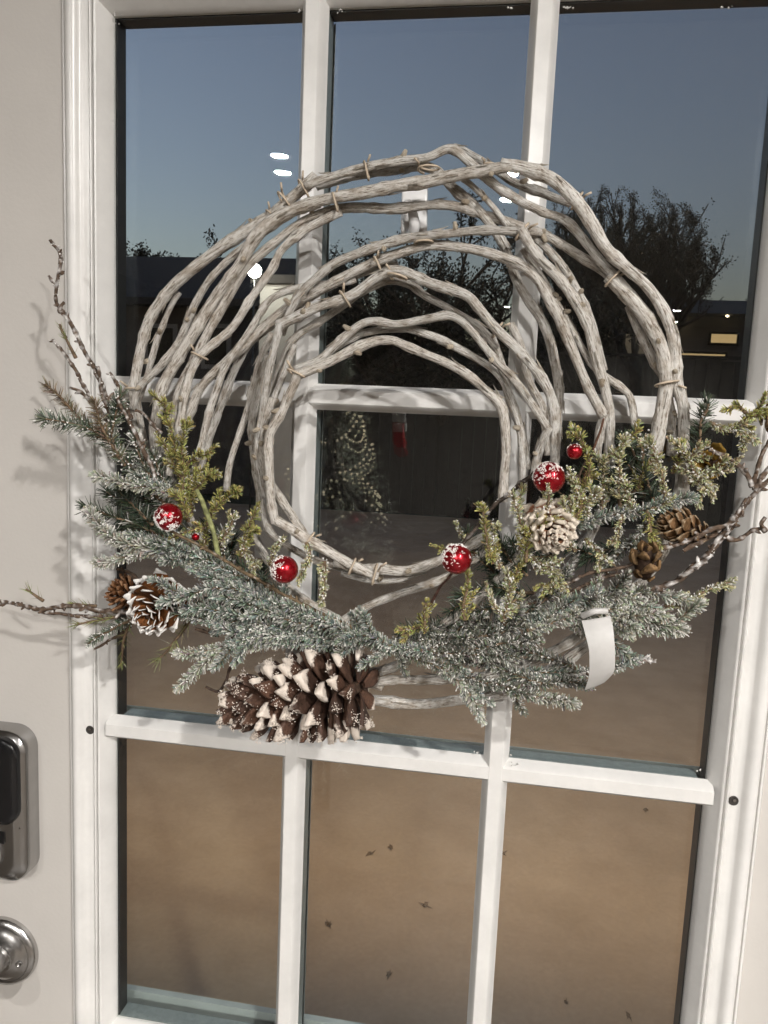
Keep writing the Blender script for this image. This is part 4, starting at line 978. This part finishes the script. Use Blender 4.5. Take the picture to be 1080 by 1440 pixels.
sprig('flockdark', [(800,800),(780,830),(750,855),(710,880)], .08, .08, 1.0)
sprig('flockdark', [(700,910),(740,915),(780,930),(810,940)], .07, .07, .9)
sprig('flockdark', [(640,925),(690,935),(730,950),(760,962)], .075, .075, .9)
sprig('flock', [(845,830),(810,845),(780,862),(740,885)], .09, .085, .9)
sprig('pale', [(975,845),(940,838),(900,832),(860,840)], .08, .08, .9)
sprig('olivefrost', [(1036,812),(1002,828),(970,845),(935,852)], .07, .075, .75)
for p_, d_, k_, st_ in [([(880,855),(840,862),(790,872),(740,885)], .094, .9, 'pale'), ([(930,862),(890,868),(850,872)], .095, .9, 'pale'), ([(720,930),(690,922),(640,920),(590,918)], .086, .9, 'flockdark'), ([(760,900),(710,905),(660,915)], .088, .9, 'flockdark'),
                   ([(830,965),(790,960),(750,962),(710,968)], .078, .8, 'flockdark'), ([(900,842),(860,838),(820,850),(780,868)], .09, .9, 'pale'), ([(690,990),(670,972),(650,955),(620,945)], .08, .8, 'flock')]:
    sprig(st_, p_, d_, d_ - .005, k_, shoots=2)
# right: cedar
for p_, d_, k_ in [([(677,708),(680,735),(685,760),(692,792)], .09, .9), ([(720,694),(728,720),(736,740),(747,762)], .095, .95), ([(658,800),(655,830),(652,855),(655,872)], .105, .75),
                   ([(712,803),(716,830),(711,855),(707,874)], .1, 1.0), ([(768,832),(784,815),(774,800),(750,785),(730,768)], .095, .95), ([(812,602),(822,630),(829,660),(821,690),(812,720),(800,745)], .09, .85),
                   ([(800,658),(808,685),(822,702)], .092, .9), ([(843,690),(832,702),(818,712)], .09, .9), ([(860,792),(842,775),(822,758)], .09, .75), ([(601,842),(598,865),(597,888)], .1, .7),
                   ([(556,888),(575,886),(596,882)], .092, .8), ([(771,680),(773,700),(768,716)], .11, .6), ([(765,720),(752,738),(744,760),(740,790)], .1, .85), ([(700,736),(692,768),(702,800)], .085, .9),
                   ([(735,790),(722,815),(716,845)], .09, .9), ([(790,790),(770,800),(750,800)], .095, .9), ([(690,845),(700,860),(715,868)], .098, .7), ([(806,705),(800,728),(796,752),(808,775)], .095, .85),
                   ([(760,840),(775,822),(783,805)], .095, .7), ([(785,728),(765,735),(745,742)], .105, .7), ([(640,735),(650,755),(668,780)], .06, .6), ([(606,766),(618,770),(632,776)], .06, .55)]:
    sprig('olivefrost' if random.random() < .6 else 'olive', p_, d_, d_ - .008, k_)
for p_, d_, k_, st_ in [([(880,612),(872,645),(876,680),(886,702),(891,728)], .09, .95, 'olivefrost'), ([(912,612),(922,643),(933,673),(937,708)], .092, .95, 'olivefrost'), ([(943,618),(963,637),(975,662),(991,692)], .09, .95, 'olivefrost'),
                   ([(1032,660),(1008,663),(985,668),(970,680)], .088, .9, 'olivefrost'), ([(1003,697),(985,676),(970,660)], .086, .9, 'olivefrost'), ([(913,760),(914,740),(911,718)], .095, .9, 'olive'), ([(866,765),(870,745),(878,725)], .095, .8, 'olivefrost'),
                   ([(1076,553),(1068,570),(1055,582),(1040,596),(1020,610)], .07, .75, 'olive'), ([(1064,622),(1043,606),(1015,604),(997,592)], .075, .85, 'olivefrost'), ([(1045,634),(1052,618),(1058,606)], .075, .8, 'olivefrost'), ([(1034,566),(1044,576),(1055,584)], .075, .8, 'olive'),
                   ([(994,625),(980,640),(968,650)], .085, .8, 'olivefrost'), ([(862,630),(852,651),(849,684),(846,720)], .08, .9, 'olivefrost'), ([(899,605),(880,620),(866,640)], .08, .85, 'olive'), ([(1008,690),(995,668),(1000,645)], .08, .75, 'olivefrost'),
                   ([(960,620),(955,645),(945,665)], .08, .9, 'olive'), ([(928,640),(905,660),(898,690)], .075, .9, 'olive'), ([(836,690),(828,715),(830,740)], .085, .85, 'olivefrost'), ([(1078,575),(1062,580),(1050,590)], .07, .7, 'olive'), ([(948,700),(930,712),(912,722)], .09, .8, 'olivefrost')]:
    sprig(st_, p_, d_, d_ - .008, k_)
sprig('flock', [(975,700),(936,709),(905,718),(863,724),(810,740)], .085, .08, .9)
sprig('firdark', [(994,562),(987,590),(982,622),(970,650)], .07, .07, 1.0)
sprig('fir', [(996,566),(994,574),(992,584)], .072, .07, .75)
sprig('firdark', [(866,665),(868,690),(872,715)], .075, .07, 1.1)
sprig('firdark', [(905,660),(915,690),(925,715)], .07, .07, 1.1)
sprig('fir', [(890,606),(902,628),(905,655)], .075, .07, .8)
sprig('flockdark', [(850,800),(870,780),(900,750),(920,730)], .07, .07, .8)
# right twigs
twig([(1086,672),(1058,697),(1041,720),(1024,745),(1002,773),(974,795),(952,818),(905,832),(850,850)], .085, .08, 8, .38)
twig([(1077,743),(1058,747),(1033,760),(1010,752),(985,760),(960,775)], .08, .085, 7, .25)
twig([(1075,728),(1070,738),(1076,748)], .08, .08, 7, .4)
twig([(997,632),(1010,638),(1022,643),(1044,660),(1058,684)], .088, .086, 7, .45)
twig([(1086,612),(1076,630),(1066,657),(1058,682)], .08, .085, 6, .3)
twig([(1084,655),(1072,672),(1062,690)], .08, .085, 7, .45)
twig([(928,770),(958,765),(997,746),(1024,738),(1045,715)], .09, .088, 7, .38)
twig([(1050,700),(1030,735),(1012,755),(990,785)], .09, .085, 6, .6)
twig([(780,828),(830,806),(880,796),(930,776)], .085, .085, 5, .2)
twig([(740,850),(790,838),(840,816),(890,806)], .08, .08, 5, .2)
twig([(645,775),(665,747),(690,716),(720,690),(752,664)], .085, .08, 6, .25, (.06, .045, .035))
twig([(640,800),(625,818),(612,838),(600,860)], .09, .08, 4, 0, (.07, .035, .025), 'bauble_stem', False)
twig([(849,588),(840,620),(828,655),(815,690)], .07, .075, 4, 0, (.10, .05, .03), 'bare_twig', False)
twig([(825,645),(815,670),(820,700)], .085, .08, 4, .1)
twig([(1000,780),(975,800),(955,812)], .085, .085, 7, .7)
twig([(865,552),(885,553),(888,562)], .03, .03, 1.6, 0, (.35, .3, .25), 'tendril', False)

# ---- pine cones ------------------------------------------------------
def scale_mesh(name, L, W, th, curl, cbase, ctip, snow, rim=0.0, snow_start=.62, blunt=.75, lump=1.0, seed=0, nu=8, tipw=1.0):
    """a woody scale along +x from the origin, face up +z; the Snow attribute says where snow or paint clings"""
    g = random.Random(seed); V = []; C = []; S = []; F = []; nv = 5
    for side in (1, -1):
        for i in range(nu):
            u = i / (nu - 1)
            wdt = W * (.34 + .66 * math.sin(min(1, u * 1.2) * math.pi / 2) * tipw) * (1 if u < blunt else math.sqrt(max(.05, 1 - ((u - blunt) / (1 - blunt)) ** 2 * .92)))
            for j in range(nv):
                v = j / (nv - 1) * 2 - 1
                x = L * u - abs(v) ** 2 * L * .10 * u
                t = th * (.55 + .95 * u) * (1 - .5 * v * v)
                if u > snow_start: t += lump * th * (u - snow_start) / (1 - snow_start) * g.uniform(.3, 1.3)
                if u > .95: t *= .55
                V.append((x, wdt * .5 * v, curl * L * u ** 2.2 + side * t * .5 - .12 * W * v * v * u))
                m_ = max(0, min(1, (u - snow_start) / (1.02 - snow_start) * 1.5)) * snow
                if rim: m_ = max(m_, rim * (1 if (abs(v) > .75 and u > .72) else 0), rim * (1 if u > .84 else 0))
                if side < 0: m_ *= .8
                S.append((m_,) * 3); k = g.uniform(.8, 1.2); C.append(tuple(a * k for a in cbase))
    def id(sd, i, j): return (0 if sd > 0 else nu * nv) + i * nv + j
    for i in range(nu - 1):
        for j in range(nv - 1):
            F.append((id(1,i,j), id(1,i+1,j), id(1,i+1,j+1), id(1,i,j+1)))
            F.append((id(-1,i,j+1), id(-1,i+1,j+1), id(-1,i+1,j), id(-1,i,j)))
        F.append((id(1,i+1,0), id(1,i,0), id(-1,i,0), id(-1,i+1,0))); F.append((id(1,i,nv-1), id(1,i+1,nv-1), id(-1,i+1,nv-1), id(-1,i,nv-1)))
    for j in range(nv - 1): F.append((id(1,nu-1,j), id(-1,nu-1,j), id(-1,nu-1,j+1), id(1,nu-1,j+1)))
    me = bpy.data.meshes.new(name); me.from_pydata(V, [], F)
    for nm, arr in (('Col', C), ('Snow', S), ('SnowCol', [ctip] * len(V))):
        ca = me.color_attributes.new(nm, 'FLOAT_COLOR', 'POINT'); ca.data.foreach_set('color', np.array([(*c, 1) for c in arr], np.float32).ravel())
    me.polygons.foreach_set('use_smooth', [True] * len(me.polygons)); me.materials.append(M['scale']); me.update(); return me
def cone(center, axis, length, R, n, meshes, label, open0=75, open1=20, core=.28, prof=None, core_col=(.05, .03, .02), roll=0.0, jit=7, lumps=0, L0=.02):
    """axis points from the stem end to the cone's tip"""
    ax = np.array(axis, float); ax /= np.linalg.norm(ax)
    t = np.array([0, 0, 1.0]) if abs(ax[2]) < .8 else np.array([1.0, 0, 0])
    u = np.cross(ax, t); u /= np.linalg.norm(u); v = np.cross(ax, u); c = np.array(center)
    prof = prof or (lambda q: math.sin(min(1, .30 + q * .9) * math.pi * .5) if q < .35 else math.cos((q - .35) / .65 * math.pi * .5) ** .7 * .98 + .02)
    b = MB(); pr = [(R * core * .9 * (.25 if q in (0, 1) else max(.12, prof(q))), (q - .5) * length * .86) for q in np.linspace(0, 1, 9)]
    b.add(*lathe(pr, c, ax, 12), core_col)
    co = b.build('pine_cone', M['twig'], wreath, smooth=True); tag(co, label)
    o0 = origin(wreath); lm = MB(); g = np.random.default_rng(n)
    for i in range(n):
        q = (i + .5) / n; a = i * 2.399963 + roll
        rad = u * math.cos(a) + v * math.sin(a)
        o_ = open0 + (open1 - open0) * q if not isinstance(open0, (list, tuple)) else np.interp(q, [z[0] for z in open0], [z[1] for z in open0])
        al = math.radians(o_ + random.uniform(-jit, jit))      # angle from the axis
        d = ax * math.cos(al) + rad * math.sin(al)
        p = c + ax * ((q - .5) * length * .9) + rad * R * core * .6 * prof(q)
        x = Vector(d); y = Vector(np.cross(ax, rad)); z = x.cross(y)
        if z.dot(Vector(ax)) < 0 and al < 2.0: y = -y; z = -z
        k = (prof(q) * (1 - core * .5)) * random.uniform(.88, 1.12)
        mm = Matrix((x * k, y * k * random.uniform(.88, 1.12), z * k)).transposed().to_4x4()
        mm = mm @ Matrix.Rotation(random.uniform(-.22, .22), 4, 'X')
        mm.translation = Vector(p - o0)
        o = bpy.data.objects.new('scale', random.choice(meshes)); link(o, co); o.matrix_basis = mm
        for _ in range(lumps):
            if (d @ (CAM - c)) < -.2: break
            loc = mm @ Vector((L0 * (1.02 - abs(g.normal(0, .16))), g.normal(0, L0 * .10), g.normal(.05, .04) * L0)); e = np.array(loc) + o0; r = g.uniform(.0003, .0007)
            Q = [e + r * np.array(h_) * g.uniform(.6, 1.4) for h_ in ((1,0,0),(-1,0,0),(0,1,0),(0,-1,0),(0,0,1),(0,0,-1))]
            lm.add(Q, [(0,2,4),(2,1,4),(1,3,4),(3,0,4),(2,0,5),(1,2,5),(3,1,5),(0,3,5)])
    if lumps: tag(lm.build('snow_grains', M['snow'], co), kind='stuff')
    return co
M['snow'] = simple('snow_flock', (.76, .68, .60), .8, nscale=300, namp=.12)
wht = (.74, .65, .565)
big = [scale_mesh('big_cone_scale', .040, .0215, .0046, cu, (.078, .047, .036), wht, sn, 0, ss, blunt=.40, lump=lp_, seed=k) for k, (sn, ss, cu, lp_) in enumerate(((.88, .55, .14, 1.0), (.74, .60, .22, .8), (.92, .50, .08, 1.1), (.42, .70, .26, .5), (.25, .75, .18, .3), (.72, .60, .24, .9), (.5, .66, .04, .7)))]
cone(at(424, 978, .072), at(300, 992, .062) - at(520, 962,   .072), .122, .050, 112, big, 'large brown pine cone heavily snowed at the scale tips', [(0, 112), (.12, 100), (.35, 86), (.7, 68), (1, 38)], 0, .27,
     prof=lambda q: (.80 + .20 * math.sin(min(1, q / .25) * math.pi / 2)) if q < .25 else max(.45, 1 - .36 * ((q - .25) / .75) ** 1.8), jit=11, lumps=34, L0=.040)
edge = [scale_mesh('white_edged_scale', .0285, .0185, .0016, .25, (.17, .075, .028), (.82, .79, .75), sn, 1.0, .86, blunt=.58, lump=.2, seed=10 + k) for k, sn in enumerate((.8, .5, .8))]
c = at(220, 853, .086); cone(c, CAM - c + np.array([-.26, 0, -.30]), .046, .0300, 54, edge, 'small brown pine cone with white painted scale rims', 100, 26, .26, prof=lambda q: 1.0 if q < .3 else max(.42, 1 - .58 * ((q - .3) / .7)), jit=4)
tan = [scale_mesh('tan_scale', .0180, .0120, .0018, .22, (.15, .095, .05), (.36, .28, .185), .5, .55, .80, blunt=.58, lump=.1, seed=20 + k) for k in range(4)]
c = at(962, 742, .082); cone(c, at(925, 728, .082) - at(995, 752, .078), .042, .0190, 62, tan, 'plain tan pine cone among twigs at the right', 80, 24, .34, jit=4)
seg = [scale_mesh('closed_scale', .0215, .0165, .0042, .30, (.22, .15, .08), (.40, .32, .22), .3, .2, .8, blunt=.5, lump=0, seed=30 + k) for k in range(3)]
c = at(908, 792, .084); cone(c, at(910, 768, .100) - at(905, 815, .078), .040, .0205, 16, seg, 'closed tan pine cone with few large scales', 60, 18, .45, jit=4)
fro = [scale_mesh('frosted_scale', .0200, .0130, .0030, .22, (.36, .20, .13), (.68, .60, .50), sn, .4, ss, blunt=.6, lump=.8, seed=40 + k) for k, (sn, ss) in enumerate(((1, .45), (.8, .5), (.7, .4)))]
c = at(776, 744, .092); cone(c, CAM - c + np.array([.20, 0, -.24]), .040, .0275, 84, fro, 'frosted pale pine cone under the bauble at the right', 104, 14, .34, prof=lambda q: .98 if q < .4 else max(.36, .98 - .62 * ((q - .4) / .6)), lumps=3, L0=.02)
fuz = [scale_mesh('rust_scale', .019, .0075, .0018, .1, (.15, .07, .03), (.30, .17, .09), .5, 0, .5, seed=50 + k) for k in range(3)]
c = at(178, 836, .045); cone(c, (-.6, -.5, .35), .032, .022, 70, fuz, 'rust brown pine cone behind the white-rimmed one', 100, 25, .3, jit=14)
ylw = [scale_mesh('yellow_scale', .020, .014, .002, .2, (.30, .19, .035), (.42, .30, .08), .4, 0, .6, lump=.1, seed=60 + k) for k in range(2)]
c = at(998, 652, .07); cone(c, (-.2, -.8, .3), .020, .017, 14, ylw, 'yellow brown cone half hidden in the cedar', 75, 20, .4)
c = at(1084, 583, .06); cone(c, (.3, -.6, -.3), .020, .016, 16, tan, 'dark small cone at the right edge', 80, 20, .4)

# ---- red baubles -----------------------------------------------------
def bauble(px, py, rpx, d, frost_dir, nfrost, label):
    c = at(px, py, d); R = rpx * pxm(c)
    V = []; F = []
    bm = bmesh.new(); bmesh.ops.create_uvsphere(bm, u_segments=40, v_segments=24, radius=R)
    for v_ in bm.verts: V.append(c + np.array(v_.co))
    F = [tuple(v_.index for v_ in f.verts) for f in bm.faces]; bm.free()
    b = MB(); b.add(V, F); o = b.build('bauble', M['bauble'], wreath, smooth=True); tag(o, label)
    cap = MB(); cap.add(*lathe([(R * .2, -R * .05), (R * .2, R * .12), (R * .08, R * .16)], c + np.array([-.5, .45, .7]) / np.linalg.norm([.5, .45, .7]) * R * .98, (-.5, .45, .7), 12)); cap.build('cap', M['tie'], o)
    fd = np.array(frost_dir, float); fd /= np.linalg.norm(fd); g = np.random.default_rng(int(px)); fm = MB()
    k = 0
    while k < nfrost:
        n_ = g.normal(0, 1, 3); n_ /= np.linalg.norm(n_)
        if (n_ @ fd) < g.normal(.52, .26) or noise.noise(Vector(n_ * 3.2 + px)) < -.05: continue
        k += 1; p = c + n_ * R * .995; tq = g.normal(0, 1, 3); tq -= n_ * (tq @ n_); tq /= np.linalg.norm(tq); s2 = np.cross(n_, tq)
        l_ = g.uniform(.0005, .0013); w_ = l_ * .38; h_ = g.uniform(.0003, .0011)
        fm.add([p - tq*l_, p + s2*w_, p + tq*l_, p - s2*w_, p + n_*h_ + tq*l_*.3], [(0,1,4),(1,2,4),(2,3,4),(3,0,4)])
    tag(fm.build('frost', M['frost'], o), kind='stuff')
bauble(237, 727, 19.5, .108, (-.15, -.6, -.45), 420, 'red bauble with frost across its front at the left')
bauble(400, 801, 19.5, .112, (-.9, -.3, .3), 260, 'red bauble frosted on its left side')
bauble(642, 786, 21.5, .108, (-.55, -.3, .8), 330, 'red bauble frosted on top beside the open glass')
bauble(772, 672, 22.5, .098, (-.45, -.3, .85), 330, 'red bauble above the frosted pale cone')
bauble(808, 635, 11, .096, (0, .2, .9), 25, 'smallest red bauble with little frost')
bauble(275, 755, 5.5, .088, (0, .4, .8), 8, 'tiny red bauble deep in the left cedar')
# ---- white plastic tag left on the stem --------------------------------
tagp = [((818, 873), (858, 866)), ((823, 892), (862, 882)), ((828, 912), (864, 902)), ((829, 932), (865, 924)), ((828, 952), (863, 945)), ((822, 971), (850, 960))]
deps = [.100, .106, .109, .108, .103, .094]
mb = MB(); V = []
L3 = catmull(np.array([at(*a, d) for (a, b), d in zip(tagp, deps)]), 6); R3 = catmull(np.array([at(*b, d - .002) for (a, b), d in zip(tagp, deps)]), 6)
n = len(L3)
for off in (0, .0006):
    for k in range(n):
        for u in np.linspace(0, 1, 5):
            p = L3[k] * (1 - u) + R3[k] * u + np.array([0, off - .0012 * math.sin(u * math.pi), 0]); V.append(p)
F = []
for k in range(n - 1):
    for j in range(4):
        a = k * 5 + j; F.append((a, a + 5, a + 6, a + 1)); b = n * 5 + a; F.append((b, b + 1, b + 6, b + 5))
for k in range(n - 1):
    F.append((k*5, n*5+k*5, n*5+k*5+5, k*5+5)); F.append((k*5+4, k*5+9, n*5+k*5+9, n*5+k*5+4))
for j in range(4): F.append((j, j+1, n*5+j+1, n*5+j)); F.append(((n-1)*5+j, n*5+(n-1)*5+j, n*5+(n-1)*5+j+1, (n-1)*5+j+1))
mb.add(V, F); tg = mb.build('tag', M['tagpaper'], wreath, smooth=True, auto=60); tag(tg, 'blank white curling plastic tag')
mb = MB(); P = np.array([at(819, 866, .100), at(835, 860, .106), at(853, 859, .102)]); P, _ = resample(catmull(P, 6), .001)
tube(mb, P, .0024, 12); mb.build('tag_loop', M['tagpaper'], tg, smooth=True)
